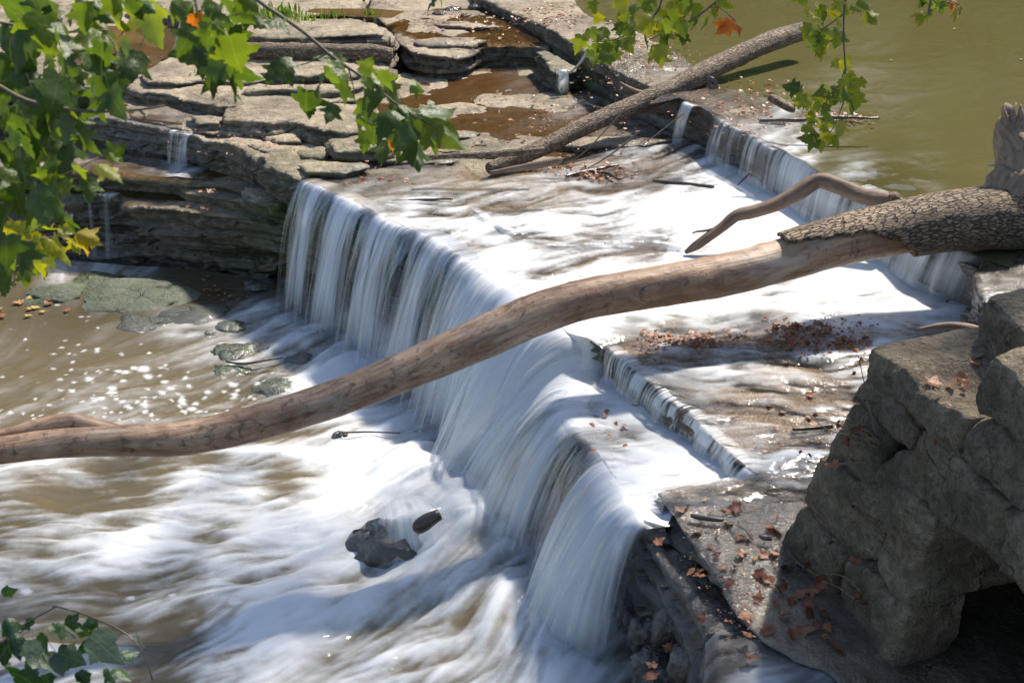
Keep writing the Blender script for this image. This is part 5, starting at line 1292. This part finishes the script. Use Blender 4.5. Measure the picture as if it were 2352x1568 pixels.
branch('sycamore_branch', 'bright sycamore leaves massed in the upper left corner', 'branch',
       [[(-60, 40, 8), (0, 52, 7), (60, 62, 6), (120, 74, 6), (190, 72, 5), (250, 70, 4)], [(120, 74, 4), (160, 100, 4), (185, 140, 3)], [(235, 72, 4), (262, 100, 4), (268, 150, 3), (262, 200, 2)]],
       [(35, 35, 110, 30, .15), (90, 20, 100, 60, .1), (90, 90, 130, 45, .4), (60, 60, 100, 60, .2), (125, 40, 80, 60, .2), (160, 25, 90, 100, .35), (200, 45, 95, 90, .35), (235, 30, 80, 40, .2), (270, 20, 90, 70, .4), (300, 30, 70, 60, .15), (30, 110, 110, 100, .15), (70, 150, 100, 70, .15), (130, 110, 100, 80, .3), (150, 150, 90, 60, .15), (185, 115, 80, 110, .3), (210, 90, 90, 70, .4), (245, 90, 80, 80, .5), (235, 130, 90, 100, .15), (205, 150, 110, 85, .12), (180, 190, 100, 70, .08), (110, 180, 100, 100, .12), (50, 190, 100, 100, .15), (15, 160, 90, 90, .2), (140, 205, 90, 90, .12), (10, 80, 80, 80, .25), (255, 160, 70, 90, .12), (275, 60, 60, 40, .55), (225, 55, 60, 30, .6), (150, 75, 70, 60, .3), (20, 10, 90, 80, .2), (330, 8, 70, 30, .3), (70, 115, 80, 50, .2), (100, 130, 70, 110, .3)],
       4.3, 'leaf', 24)
branch('sycamore_branch', 'large drooping sycamore leaves low on the left edge', 'branch',
       [[(-60, 380, 8), (0, 392, 7), (50, 412, 6), (100, 440, 4)], [(60, 416, 4), (150, 400, 3), (225, 362, 3)]],
       [(95, 470, 170, 60, .2), (40, 455, 130, 80, .15), (20, 520, 120, 100, .12), (15, 580, 110, 95, .12), (140, 480, 80, 60, .2), (205, 432, 66, 80, .2), (180, 400, 60, 60, .45), (268, 350, 62, -30, .1), (262, 372, 50, 60, .15), (252, 388, 84, 20, .62), (60, 420, 90, 30, .15), (110, 410, 70, 100, .35), (40, 400, 80, 80, .15), (150, 430, 60, 50, .4), (20, 350, 70, 70, .45), (10, 410, 80, 100, .3), (150, 520, 60, 90, .15), (120, 385, 60, 80, .3), (40, 590, 90, 90, .15), (20, 640, 80, 80, .2)],
       4.0, 'leaf', 25)
branch('sycamore_branch', 'small yellowing sycamore spray in front of the dark lower ledge', 'branch',
       [[(-60, 640, 6), (0, 610, 6), (40, 580, 6), (60, 556, 5), (110, 546, 4), (160, 540, 3)], [(40, 580, 4), (36, 620, 3), (30, 660, 2)]],
       [(75, 545, 70, 20, .68), (110, 530, 60, 40, .6), (172, 545, 88, 10, .82), (140, 560, 60, 60, .6), (60, 575, 60, 60, .6), (105, 580, 70, 50, .5), (120, 605, 50, 60, .6), (70, 600, 60, 80, .5), (40, 560, 60, 30, .55), (30, 600, 70, 100, .4), (20, 640, 80, 95, .3), (60, 640, 50, 70, .35), (85, 560, 50, 40, .7), (30, 530, 60, 40, .7), (150, 530, 50, 30, .75), (10, 655, 60, 80, .25), (90, 510, 50, 40, .5), (195, 545, 60, 20, .85), (150, 580, 60, 50, .66), (130, 555, 60, 20, .7), (50, 540, 66, 60, .6), (112, 612, 60, 70, .6), (80, 620, 56, 80, .62), (180, 565, 50, 70, .7)],
       4.6, 'leaf', 26, extra=[(100, 552, 30, 60, .6)])
branch('shrub_branch', 'dark green toothed shrub sprig in the lower left corner', 'branch',
       [[(-40, 1500, 5), (10, 1470, 5), (60, 1430, 5), (130, 1392, 4)], [(120, 1390, 4), (180, 1405, 5), (230, 1425, 4), (290, 1455, 4), (330, 1500, 3), (350, 1560, 3)], [(-30, 1560, 5), (20, 1480, 4), (60, 1440, 3)], [(222, 1420, 3), (226, 1450, 3), (232, 1480, 2)]],
       [(a * .195 + 0, 1261.8 + b * .195, c) for a, b, c in []] + [(20, 1360, 44, -10, .4), (22, 1444, 60, 60, .3), (60, 1432, 55, 150, .3), (30, 1480, 80, 70, .1), (72, 1500, 80, 95, .08), (100, 1480, 60, 60, .15), (130, 1440, 44, -30, .35), (148, 1450, 60, 30, .3), (168, 1450, 90, 20, .12), (190, 1462, 50, 60, .2), (215, 1480, 60, 0, .3), (240, 1490, 100, 50, .08), (205, 1490, 60, 40, .15), (165, 1510, 80, 30, .35), (120, 1530, 90, 55, .06), (60, 1536, 44, 95, .15), (70, 1565, 80, 40, .12), (20, 1550, 80, 80, .1), (230, 1460, 50, 20, .35), (280, 1540, 60, 10, .4), (300, 1500, 50, -20, .3), (260, 1545, 60, 40, .12), (10, 1500, 70, 90, .12), (205, 1436, 50, 160, .35), (320, 1470, 50, 80, .2), (190, 1560, 60, 60, .3), (110, 1565, 60, 80, .2)],
       4.4, 'shrub', 27, kind='shrub', twigmat='wetwood', part='foliage')
# distant sprays over the dam and pond
L1 = cloud(34, 1460, 60, 60, 40, 36, 58, rg, 80, (1345, -20, 1600, 140)) + cloud(16, 1400, 105, 35, 20, 34, 52, rg, 90) + cloud(14, 1560, 40, 40, 30, 34, 52, rg, 80) + [(1345, 85, 50, 120, .62), (1420, 122, 46, 80, .6), (1525, 40, 50, 20, .68), (1635, 36, 44, 90, .5), (1600, 60, 40, 100, .3), (1570, 90, 44, 100, .15), (1390, 50, 40, 60, .5), (1330, 100, 44, 110, .55)] + cloud(10, 1480, 10, 70, 14, 36, 54, rg, 80)
branch('sycamore_branch', 'green and yellow sycamore spray with orange dead leaves over the old dam', 'branch',
       [[(1500, -40, 6), (1520, 0, 6), (1500, 40, 5), (1460, 70, 4), (1410, 92, 3), (1360, 96, 2)], [(1700, -40, 5), (1650, 0, 5), (1600, 40, 4), (1560, 60, 3), (1490, 92, 2)], [(1640, 10, 3), (1670, 30, 2), (1690, 50, 2)]],
       [l for i, l in enumerate(L1) if i % 5], 9.5, 'leaf', 31, tints=(.22, .75), extra=[(1660, 66, 46, 150, .45), (1684, 60, 46, 40, .5), (1690, 50, 44, -60, .5), (1672, 62, 40, 90, .4), (1652, 60, 36, 170, .6), (1700, 64, 36, 60, .35), (1654, 20, 30, 90, .3), (1556, 38, 34, 40, .8)], dvar=.5)
L2 = cloud(30, 1890, 50, 45, 36, 34, 56, rg, 85, (1815, -20, 1985, 130)) + cloud(14, 1880, 95, 30, 16, 30, 48, rg, 90) + [(1930 + rg.uniform(-12, 22), y, rg.uniform(26, 44), rg.gauss(85, 40)) for y in range(130, 230, 9)] + cloud(24, 1900, 225, 45, 16, 32, 52, rg, 70, (1800, 195, 1978, 262)) + cloud(14, 1960, 215, 12, 22, 34, 54, rg, 90) + cloud(16, 1905, 300, 26, 20, 34, 52, rg, 60, (1850, 262, 1945, 335)) + [(1815, 200, 50, 190, .1), (1862, 318, 50, 190, .35), (1930, 310, 48, 40, .5), (1965, 236, 50, 90, .1), (2000, 40, 40, 60, .5), (1985, 10, 44, 40, .5)]
branch('sycamore_branch', 'long drooping sycamore strand of lit leaves hanging over the pond', 'branch',
       [[(1945, -40, 6), (1942, 0, 6), (1938, 40, 5), (1938, 100, 4), (1942, 160, 4), (1938, 200, 4), (1936, 240, 3), (1915, 290, 2), (1900, 320, 2)], [(1940, 160, 3), (1925, 200, 3), (1895, 222, 3), (1855, 218, 2)], [(1940, 30, 4), (1900, 60, 3), (1860, 84, 2)]],
       [l for i, l in enumerate(L2) if i % 4], 9.5, 'leaf', 32, tints=(.28, .78), dvar=.4)
branch('sycamore_branch', 'small leaf cluster with an orange leaf dangling at the top right', 'branch',
       [[(2136, -40, 7), (2138, 0, 7), (2134, 20, 6), (2134, 34, 5)], [(2140, 2, 3), (2180, 6, 3), (2196, 14, 2), (2206, 26, 2)]],
       cloud(9, 2145, 12, 20, 14, 32, 50, rg, 90) + [(2116, 36, 40, 110, .6), (2200, 34, 36, 90, .6), (2208, 28, 30, 60, .3), (2160, 16, 44, 60, .35), (2120, 6, 40, 120, .2)], 9.5, 'leaf', 33, tints=(.2, .6), extra=[(2188, 12, 34, 90, .6), (2194, 30, 34, 80, .75)])
branch('sycamore_branch', 'single dark leaf pair dipping in at the top middle', 'branch', [[(1006, -40, 4), (1000, -10, 4), (992, 4, 3)]], [(985, 8, 46, 140, .2), (1010, 0, 44, 60, .3)], 7.0, 'leaf', 34)

# ------------------------------------------------------------------ fallen leaves
def fallen_mesh(i):
    r = random.Random(300 + i)
    A, Fs = leaf_geo('syc' if i % 4 else 'simple', r, fold=r.uniform(-.25, .35), droop=r.uniform(-.35, .35))
    A[:, 1] -= .5
    me = bpy.data.meshes.new('fallen_leaf')
    me.from_pydata(A.tolist(), [], Fs)
    ti = [0.05, .2, .35, .5, .62, .3, .45, .8, .95, .15, .4, .55][i % 12]
    me.attributes.new('flow', 'FLOAT_VECTOR', 'POINT').data.foreach_set('vector', (A + np.array([0, 0, i * 3.7])).ravel())
    me.attributes.new('tint', 'FLOAT', 'POINT').data.foreach_set('value', np.full(len(A), ti))
    me.polygons.foreach_set('use_smooth', np.ones(len(me.polygons), bool))
    me.materials.append(M['dead']); me.update()
    return me


FM = [fallen_mesh(i) for i in range(24)]
COLN = ['dark red', 'russet', 'brown orange', 'pale tan', 'tan', 'russet', 'orange', 'yellowish', 'yellow', 'dark red', 'orange', 'tan']
NLEAF = [0]


def fallen(px, py, z, s, var=None, where='', tilt=.35, lift=.012, group=None):
    r = random.Random(NLEAF[0] * 13 + 5)
    v = r.randrange(24) if var is None else var
    zz = z if not callable(z) else z
    p = P3(px, py, z); D = (p - Vector((0, 0, H))).length
    o = bpy.data.objects.new('fallen_leaf', FM[v]); COL.objects.link(o)
    o.location = p + Vector((0, 0, lift)); k = s * D / F
    o.scale = (k, k, k)
    o.rotation_euler = (r.gauss(0, tilt), r.gauss(0, tilt), r.uniform(0, 6.28))
    tag(o, COLN[v % 12] + ' fallen leaf ' + where, 'leaf', 'fallen leaves ' + where)
    NLEAF[0] += 1
    return o


zsl = lambda x, y: z_shelf(np.asarray(x), np.asarray(y)) + 0.01
Z5 = lambda a, b: (1347.5 + .2708 * a, 1143.5 + .2708 * b)
for a, b, s, v in [(1210, 220, 28, 8), (925, 300, 26, 6), (1300, 345, 26, 1), (1310, 490, 22, 3), (1500, 478, 26, 6), (1590, 484, 30, 4), (1680, 570, 36, 5), (1450, 670, 34, 1), (1500, 690, 30, 0), (1545, 710, 24, 10), (1680, 730, 24, 1), (1640, 785, 30, 9), (1880, 780, 40, 2), (1800, 815, 30, 5), (1890, 910, 30, 1), (1870, 1110, 44, 2), (1740, 1150, 32, 5), (2050, 1115, 22, 6),
                   (2120, 1260, 38, 3), (2040, 1190, 20, 3), (1335, 1010, 34, 6), (1520, 1110, 32, 1), (1140, 680, 20, 0), (1110, 490, 16, 9), (1210, 745, 26, 5), (1460, 850, 26, 2), (1900, 980, 34, 0), (1240, 100, 36, 5), (850, 90, 26, 5), (1180, 100, 26, 2), (1330, 460, 18, 7), (1430, 515, 18, 8), (1700, 1000, 26, 9), (1600, 900, 22, 1), (1960, 1090, 26, 0), (1750, 890, 24, 1), (2010, 1000, 26, 9), (780, 110, 24, 10), (1380, 360, 20, 2), (1560, 260, 30, 5), (1640, 300, 24, 2), (1040, 420, 14, 1), (1260, 590, 16, 0), (1160, 600, 16, 3)]:
    fallen(*Z5(a, b), zsl, s, v + (12 if (a + b) % 3 == 0 else 0), 'on the wet slab below the stone wall')
for a, b, s, v, z in [(880, 660, 28, 4, -.31), (960, 690, 30, 10, -.31), (975, 640, 22, 6, -.30), (620, 390, 26, 6, -.31), (980, 1040, 26, 9, -.31)]:
    fallen(*Z5(a, b), z, s, v, 'on the narrow wet ridge', lift=.03)
for a, b, s, v, z in [(690, 1330, 30, 10, -.85), (540, 1540, 34, 1, -.85), (540, 1470, 26, 9, -.85), (1370, 1210, 28, 5, -.31), (1410, 1390, 36, 2, -.31), (1190, 1100, 22, 5, -.31)]:
    fallen(*Z5(a, b), z, s, v, 'on the dark lower right rocks', lift=.05)
for a, b, s, v in [(1830, 610, 40, 7), (1900, 590, 40, 1), (1930, 640, 30, 4), (1560, 790, 34, 3), (1720, 830, 36, 4), (1780, 770, 24, 6), (1820, 820, 24, 3), (1825, 870, 22, 3), (1785, 502, 10, 6), (1600, 885, 18, 3), (1690, 1010, 14, 4), (1830, 755, 20, 5)]:
    fallen(*Z6([(a, b)])[0], 1.50, s, v, 'on the tan capping block of the wall', lift=.02)


def scatter(n, box, z, s0, s1, where, sel=None, lift=.02, tilt=.25, ok=None):
    r = random.Random(int(box[0]) + n)
    for i in range(n):
        wx, wy = (box[2] - box[0]) * .2, (box[3] - box[1]) * .35
        a, b = r.triangular(box[0] - wx, box[2] + wx), r.triangular(box[1] - wy, box[3] + wy)
        if ok and not ok(a, b): continue
        fallen(a, b, z, r.uniform(s0, s1), r.choice(sel) if sel else None, where, lift=lift, tilt=tilt)


scatter(34, (1490, 772, 1700, 800), zsl, 12, 22, 'in the leaf mat near the cascade step', [1, 2, 5, 6, 10, 0, 3], lift=.04)
scatter(50, (1765, 738, 1900, 792), zsl, 12, 24, 'in the red leaf mat above the stone wall', [1, 1, 2, 0, 5, 6, 9, 10, 3], lift=.045)
scatter(20, (1880, 775, 1990, 812), zsl, 12, 24, 'in the red leaf mat above the stone wall', [1, 2, 5, 6, 3], lift=.04)
scatter(34, (1290, 385, 1440, 415), zsl, 8, 16, 'in the leaf mat at the foot of the leaning log', [1, 0, 5, 6, 10], lift=.04)
scatter(44, (1500, 810, 1960, 1020), zsl, 10, 20, 'under the sheet of water on the shelf', [2, 3, 5, 6, 4], lift=.012, ok=lambda a, b: a > 1430 + (b - 796) * 1.2)
scatter(12, (840, 400, 960, 425), zsl, 8, 15, 'near the head of the first fall', [1, 2, 5, 6], lift=.025)
scatter(10, (1360, 950, 1450, 1060), -.26, 10, 18, 'on the lower tier', [2, 3, 6], lift=.03)
scatter(10, (0, 690, 150, 735), -1.40, 14, 24, 'floating near the left bank of the pool', [6, 8, 7, 10], lift=.03, tilt=.08)
scatter(14, (430, 650, 570, 705), -1.40, 8, 16, 'on the brown water under the overhang', [1, 0, 6, 9], lift=.03, tilt=.1)
scatter(9, (480, 435, 600, 462), -.42, 9, 16, 'on the layered left ledge', [0, 1, 5, 9, 3], lift=.03)
scatter(5, (430, 470, 560, 482), -.60, 9, 14, 'along the lowest ledge', [6, 10, 5], lift=.03)
scatter(18, (1660, 190, 1800, 232), .54, 7, 13, 'along the pond edge of the dam', [1, 6, 10, 2], lift=.02)
scatter(5, (1900, 30, 2300, 240), .515, 6, 11, 'floating on the green pond', [3, 6, 10], lift=.003, tilt=.04)


def litter(name, label, regions, seed, mat='dead'):
    r = random.Random(seed)
    V, Fs, T, U = [], [], [], []
    for n, box, z, s0, s1 in regions:
        for i in range(n):
            wx, wy = (box[2] - box[0]) * .15, (box[3] - box[1]) * .25
            a, b = r.triangular(box[0] - wx, box[2] + wx), r.triangular(box[1] - wy, box[3] + wy)
            if fbm(a * .02, b * .06, 3.0, 3) < -.08: continue
            x, y, zz = PZ(a, b, z); D = math.hypot(float(y), 5)
            s = r.uniform(s0, s1) * D / F; th = r.uniform(0, 6.28)
            zq = float(zz) + r.uniform(.0, .03)
            k = len(V)
            for q in range(5):
                an = th + q * 1.2566 + r.uniform(-.3, .3); rr = s * r.uniform(.35, .75)
                V.append((float(x) + rr * math.cos(an), float(y) + rr * math.sin(an), zq + r.uniform(-.3, .3) * s))
                U.append((q * .2, q * .1, i * .37)); T.append(0)
            t = r.uniform(.0, .7); T[-5:] = [t] * 5
            Fs.append((k, k + 1, k + 2, k + 3, k + 4))
    o = mesh_obj(name, V, Fs, M[mat], {'flow': U, 'tint': T}, smooth=False)
    return tag(o, label, 'leaf litter', kind='stuff')


litter('leaf_litter', 'small russet leaves and bits strewn over the rocks and dam', [
    (420, (1100, 220, 1560, 345), .04, 3, 9), (260, (900, 20, 1240, 98), .38, 3, 8), (260, (1180, 10, 1330, 60), .56, 3, 8), (420, (1330, 60, 1600, 220), .55, 3, 8), (220, (1560, 200, 1860, 300), .55, 4, 9), (160, (1850, 262, 2000, 282), .53, 4, 9),
    (300, (680, 300, 1100, 395), .05, 3, 7), (120, (420, 280, 700, 350), .07, 3, 7), (220, (1290, 384, 1450, 416), zsl, 3, 9), (420, (1765, 735, 1990, 808), lambda x, y: zsl(x, y) + .03, 4, 10), (260, (1440, 772, 1710, 802), lambda x, y: zsl(x, y) + .03, 4, 10), (260, (1560, 1170, 1900, 1460), zsl, 3, 8), (90, (470, 60, 900, 100), .5, 3, 7), (120, (130, 140, 520, 190), .3, 3, 7), (60, (420, 650, 580, 710), -1.39, 3, 8), (160, (1200, 370, 1300, 400), zsl, 3, 8)], 77)

# ------------------------------------------------------------------ grass tufts, dry weeds
def tuft(px, py, z, w, h, n, label, seed, mat='grass', name='grass_tuft'):
    r = random.Random(seed); c = P3(px, py, z); D = (c - Vector((0, 0, H))).length
    V, Fs, T, U = [], [], [], []
    for i in range(n):
        bx, by = c.x + r.gauss(0, .35) * w * D / F, c.y + r.gauss(0, .35) * w * D / F
        hh = r.uniform(.4, 1) * h * D / F; a = r.uniform(0, 6.28); le = r.uniform(.1, .6) * hh; wd = .06 * hh + .004
        dx, dy = math.cos(a), math.sin(a); k = len(V)
        V += [(bx - dy * wd, by + dx * wd, c.z - .02), (bx + dy * wd, by - dx * wd, c.z - .02), (bx + dx * le * .4 + dy * wd, by + dy * le * .4 - dx * wd, c.z + hh * .6), (bx + dx * le * .4 - dy * wd, by + dy * le * .4 + dx * wd, c.z + hh * .6), (bx + dx * le, by + dy * le, c.z + hh)]
        Fs += [(k, k + 1, k + 2, k + 3), (k + 3, k + 2, k + 4)]; t = r.random(); T += [t] * 5; U += [(.1, 0, i)] * 5
    o = mesh_obj(name, V, Fs, M[mat], {'tint': T, 'flow': U}, loc=tuple(c))
    return tag(o, label, 'grass', kind='stuff')


tuft(640, 46, .5, 70, 34, 260, 'big pale green grass clump on the back rocks', 1)
tuft(690, 50, .58, 50, 18, 60, 'thin yellow green sprouts on the upper pale step', 2)
tuft(760, 38, .56, 70, 16, 50, 'sparse sprouts along the far rusty pool', 3)
tuft(850, 36, .5, 26, 16, 60, 'little grey green tuft at the corner of the pale step', 4)
tuft(625, 74, .5, 50, 16, 50, 'low sprouts under the big grass clump', 5)
tuft(672, 176, .25, 24, 14, 40, 'small sprig of grass by the dark tier', 6)
tuft(455, 178, .3, 22, 16, 40, 'small grass sprig in front of the upper tan tier', 7)
tuft(350, 190, .24, 12, 10, 24, 'tiny green sprig on the long dark tier', 8)


def weed(name, label, stems, leaves, seed, off=-.03):
    """dry stalks rooted in the wall: stems in wall pictures coordinates"""
    r = random.Random(seed)

    def at(px, py, o):
        ab = wall_ab(px, py, 0.0); q = wall_frame(0.0)(ab[..., 0], ab[..., 1], np.array(o)); return Vector((float(q[0]), float(q[1]), float(q[2])))
    e = empty(name, tuple(at(*stems[0][0][:2], .02))); tag(e, label, 'weed')
    Vs, Fs, Us, n = [], [], [], 0
    for rw in stems:
        pts = [at(a, b, .03 + .10 * i / len(rw)) for i, (a, b) in enumerate(rw)]
        V, Fc, U = tube(pts, np.linspace(.0042, .0022, len(rw)), nseg=5, sp=.03, fine=.0003, seed=seed, caps=False)
        Vs.append(V); Us.append(U); Fs += [tuple(i + n for i in f) for f in Fc]; n += len(V)
    V = np.vstack(Vs)
    o = mesh_obj('stems', V, Fs, M['weed'], {'flow': np.vstack(Us) * 3 + .3, 'tint': np.full(len(V), .4)}); child(o, e)
    Vs, Fs, Us, Ts, n = [], [], [], [], 0
    for a, b, s, t in leaves:
        p = at(a, b, .08); D = (p - Vector((0, 0, H))).length
        A, W, Fc = place_leaf(r, p, s * D / F, r.gauss(90, 50))
        Vs.append(W); Us.append(A + np.array([0, 0, r.uniform(0, 50)])); Ts.append(np.full(len(W), t)); Fs += [tuple(i + n for i in f) for f in Fc]; n += len(W)
    o = mesh_obj('dead_leaves', np.vstack(Vs), Fs, M['dead'], {'flow': np.vstack(Us), 'tint': np.concatenate(Ts)}); child(o, e)
    return e


def z6(a, b): return (1739.5 + .2605 * a, 673.75 + .2605 * b)
def z7(a, b): return (1739.5 + .2605 * a, 1082.3 + .2605 * b)


r_ = random.Random(4)
clump = [[z6(1060 + r_.uniform(-30, 60), 1290 + r_.uniform(-20, 60)), z6(1000 + r_.uniform(-120, 120), 1230 + r_.uniform(-60, 60)), z6(930 + r_.uniform(-160, 190), 1200 + r_.uniform(-130, 130))] for _ in range(26)]
weed('dry_weed', 'tall dry red stalk and withered tuft on the wall face with orange leaves', [[z6(1082, 1230), z6(1068, 1050), z6(1060, 900), z6(1045, 700), z6(1030, 520)], [z6(1040, 1260), z6(900, 1100), z6(810, 1010)], [z6(1000, 1260), z6(800, 1220), z6(700, 1180), z6(640, 1110), z6(615, 1060)]] + clump,
     [(*z6(1000, 1190), 26, .25), (*z6(960, 1200), 22, .2), (*z6(905, 1290), 22, .25), (*z6(1040, 1200), 18, .2), (*z6(820, 1120), 20, .02), (*z6(815, 1150), 16, .02), (*z6(995, 560), 16, .05), (*z6(955, 690), 14, .08), (*z6(612, 1052), 14, .05), (*z6(990, 1240), 22, .2)], 41)
weed('dry_weed', 'withered red leaved weed low on the wall face', [[z7(690, 980), z7(715, 720), z7(710, 500), z7(690, 380), z7(560, 250)], [z7(690, 960), z7(640, 800), z7(590, 650), z7(560, 560)], [z7(680, 950), z7(560, 880), z7(430, 760), z7(370, 640)], [z7(1040, 1180), z7(950, 1010), z7(860, 900), z7(720, 870)], [z7(1050, 1190), z7(980, 1140), z7(800, 990), z7(690, 930)], [z7(650, 1010), z7(560, 1015), z7(470, 1010)], [z7(700, 940), z7(700, 760), z7(640, 640), z7(660, 560)]],
     [(*z7(650, 940), 30, .1), (*z7(660, 980), 26, .08), (*z7(640, 1000), 22, .12), (*z7(1030, 1160), 24, .12), (*z7(1000, 1100), 22, .15), (*z7(545, 800), 22, .03), (*z7(530, 660), 16, .03), (*z7(760, 610), 18, .05), (*z7(935, 760), 20, .12), (*z7(1000, 760), 18, .15), (*z7(950, 200), 18, .03), (*z7(935, 290), 14, .0), (*z7(200, 510), 16, .02)], 42)
weed('dry_weed', 'single orange leaf on a thin dry stem at the wall end', [[z6(1000, 1480), z6(850, 1480), z6(720, 1485), z6(580, 1470), z6(540, 1440), z6(490, 1390)], [z6(900, 1500), z6(760, 1490), z6(640, 1480)]], [(*z6(760, 1480), 30, .3), (*z6(715, 1490), 16, .3), (*z6(475, 1380), 12, .05), (*z6(555, 1410), 12, .05), (*z6(945, 1440), 14, .2)], 43)
weed('dry_weed', 'thin brown stalks in the joint of the right wall blocks', [[z6(1790, 1420), z6(1800, 1250), z6(1790, 1080)], [z6(1740, 1430), z6(1700, 1330), z6(1720, 1260)], [z6(1740, 1440), z6(1640, 1300), z6(1560, 1230)], [z6(1660, 1330), z6(1650, 1200), z6(1740, 1070)]], [(*z6(1520, 1520), 14, .2), (*z6(1690, 1290), 14, .3)], 44)

# ------------------------------------------------------------------ wooded far bank (behind the pond, mirrored in it)
def woods():
    V, Fs, W = [], [], []
    nx, nz = 150, 60
    for i in range(nx):
        for j in range(nz):
            x = -45 + 100 * i / (nx - 1); z = -.5 + 26 * j / (nz - 1)
            y = 46 - 22 * sstep(20, 55, np.array(x)) + 10 * (j / nz) ** 1.5 + 5 * float(fbm(x * .14, z * .16, 3, 4)) * 2 - .4 * z * 0
            top = 22 + 6 * float(fbm(x * .2, 1, 1, 3)) * 2
            zz = min(z, top) + .5 * float(fbm(x * .8, z * .8, 5, 3))
            V.append((x, float(y), zz))
            if i < nx - 1 and j < nz - 1: k = i * nz + j; Fs.append((k, k + nz, k + nz + 1, k + 1))
    t = NT('wooded_bank'); p = t.pos()
    n = t.noise(p, .5, 6, .65); n2 = t.noise(p, 2.5, 5, .6)
    trunk = t.noise(t.scale(p, (1.2, 1.2, .04)), 1.4, 3, .6)
    c = t.mix(t.rng(n, .42, .58), (.025, .04, .01), (.24, .25, .04))
    c = t.mix(t.math('MULTIPLY', t.rng(n2, .5, .65), .6), c, (.26, .22, .04))
    c = t.mix(t.rng(trunk, .60, .68), c, (.03, .025, .018))
    m = t.done(t.bsdf(Base_Color=c, Roughness=.9))
    o = mesh_obj('far_woods', V, Fs, m)
    tag(o, 'autumn woods on the far bank of the pond', 'woods', kind='stuff')


woods()

tr_ = empty('shade_tree', (10.5, 9.5, 0.3))  # unseen tree, added so its leaf band throws dappled shade on the foreground
tag(tr_, 'unseen sycamore added off the right side to shade the pool', 'tree')
wood('trunk', [(10.5, 9.5, -.4), (10.3, 9.7, 2.5), (9.6, 10.2, 5.5), (8.6, 10.8, 8.5), (8.0, 11.2, 11)], [.42, .34, .3, .24, .12], 'bark', tr_, nseg=20, sp=.15, seed=3)
wood('limb', [(9.3, 10.4, 6.3), (7.5, 11.0, 7.3), (5.0, 12.4, 7.7), (2.0, 14.2, 7.5), (-.6, 15.8, 7.2)], [.18, .14, .11, .07, .03], 'bark', tr_, nseg=12, sp=.12, seed=4)
rg = random.Random(99)
Vs, Fs, Us, Ts, n = [], [], [], [], 0
ax_, ay_ = np.array([8, -5]) / 9.43, np.array([5, 8]) / 9.43
while len(Vs) < 1500:
    u, v, w_ = rg.uniform(-1, 1), rg.uniform(-1, 1), rg.gauss(0, .5)
    if u * u + v * v > 1 or fbm(u * 4.2, v * 2.2, 6, 3) < -.10: continue
    q = np.array([2.2, 14.1]) + ax_ * u * 4.9 + ay_ * v * 2.1
    A, Fc = leaf_geo('syc', rg)
    m_ = np.array(Vector((rg.gauss(0, 1), rg.gauss(0, 1), rg.gauss(0, 1))).normalized().to_track_quat('Z', 'Y').to_matrix())
    W = np.array([q[0], q[1], 7.2 + w_]) + (A * rg.uniform(.16, .26)) @ m_.T
    Vs.append(W); Us.append(A + np.array([0, 0, rg.uniform(0, 50)])); Ts.append(np.full(len(W), rg.uniform(.05, .6))); Fs += [tuple(i + n for i in f) for f in Fc]; n += len(W)
o = mesh_obj('shade_crown', np.vstack(Vs), Fs, M['leaf'], {'flow': np.vstack(Us), 'tint': np.concatenate(Ts)}); child(o, tr_)

# ------------------------------------------------------------------ light, sky, camera
SAZ, SEL = math.radians(34), math.radians(50)      # azimuth from +y towards +x
sd = Vector((math.sin(SAZ) * math.cos(SEL), math.cos(SAZ) * math.cos(SEL), math.sin(SEL)))
L = bpy.data.lights.new('sun', 'SUN'); L.energy = 4.5; L.angle = math.radians(3.0); L.color = (1.0, .92, .80)
so = bpy.data.objects.new('sun', L); COL.objects.link(so); so.rotation_euler = (-sd).to_track_quat('-Z', 'Y').to_euler(); so.location = (6, 12, 20)
w = bpy.data.worlds.new('World'); SC.world = w; w.use_nodes = True
nt = w.node_tree; bg = nt.nodes['Background']
sk = nt.nodes.new('ShaderNodeTexSky'); sk.sky_type = 'NISHITA'; sk.sun_disc = False; sk.sun_elevation = SEL; sk.sun_rotation = SAZ
nt.links.new(sk.outputs[0], bg.inputs[0]); bg.inputs[1].default_value = 0.12
cam = bpy.data.cameras.new('camera'); cam.sensor_width = 36; cam.lens = 36 / (2 * 1176 / F); cam.clip_end = 500
cam.dof.use_dof = True; cam.dof.focus_distance = 11.0; cam.dof.aperture_fstop = 5.6
co = bpy.data.objects.new('camera', cam); COL.objects.link(co); co.location = (0, 0, H); co.rotation_euler = (math.pi / 2 - PIT, 0, 0)
SC.camera = co
SC.render.engine = 'CYCLES'
SC.cycles.use_denoising = True
SC.cycles.max_bounces = 8; SC.cycles.transparent_max_bounces = 24; SC.cycles.diffuse_bounces = 3
SC.cycles.caustics_reflective = False; SC.cycles.caustics_refractive = False
SC.cycles.sample_clamp_indirect = 6
SC.view_settings.view_transform = 'Standard'; SC.view_settings.look = 'None'; SC.view_settings.exposure = 0.82; SC.view_settings.gamma = 1
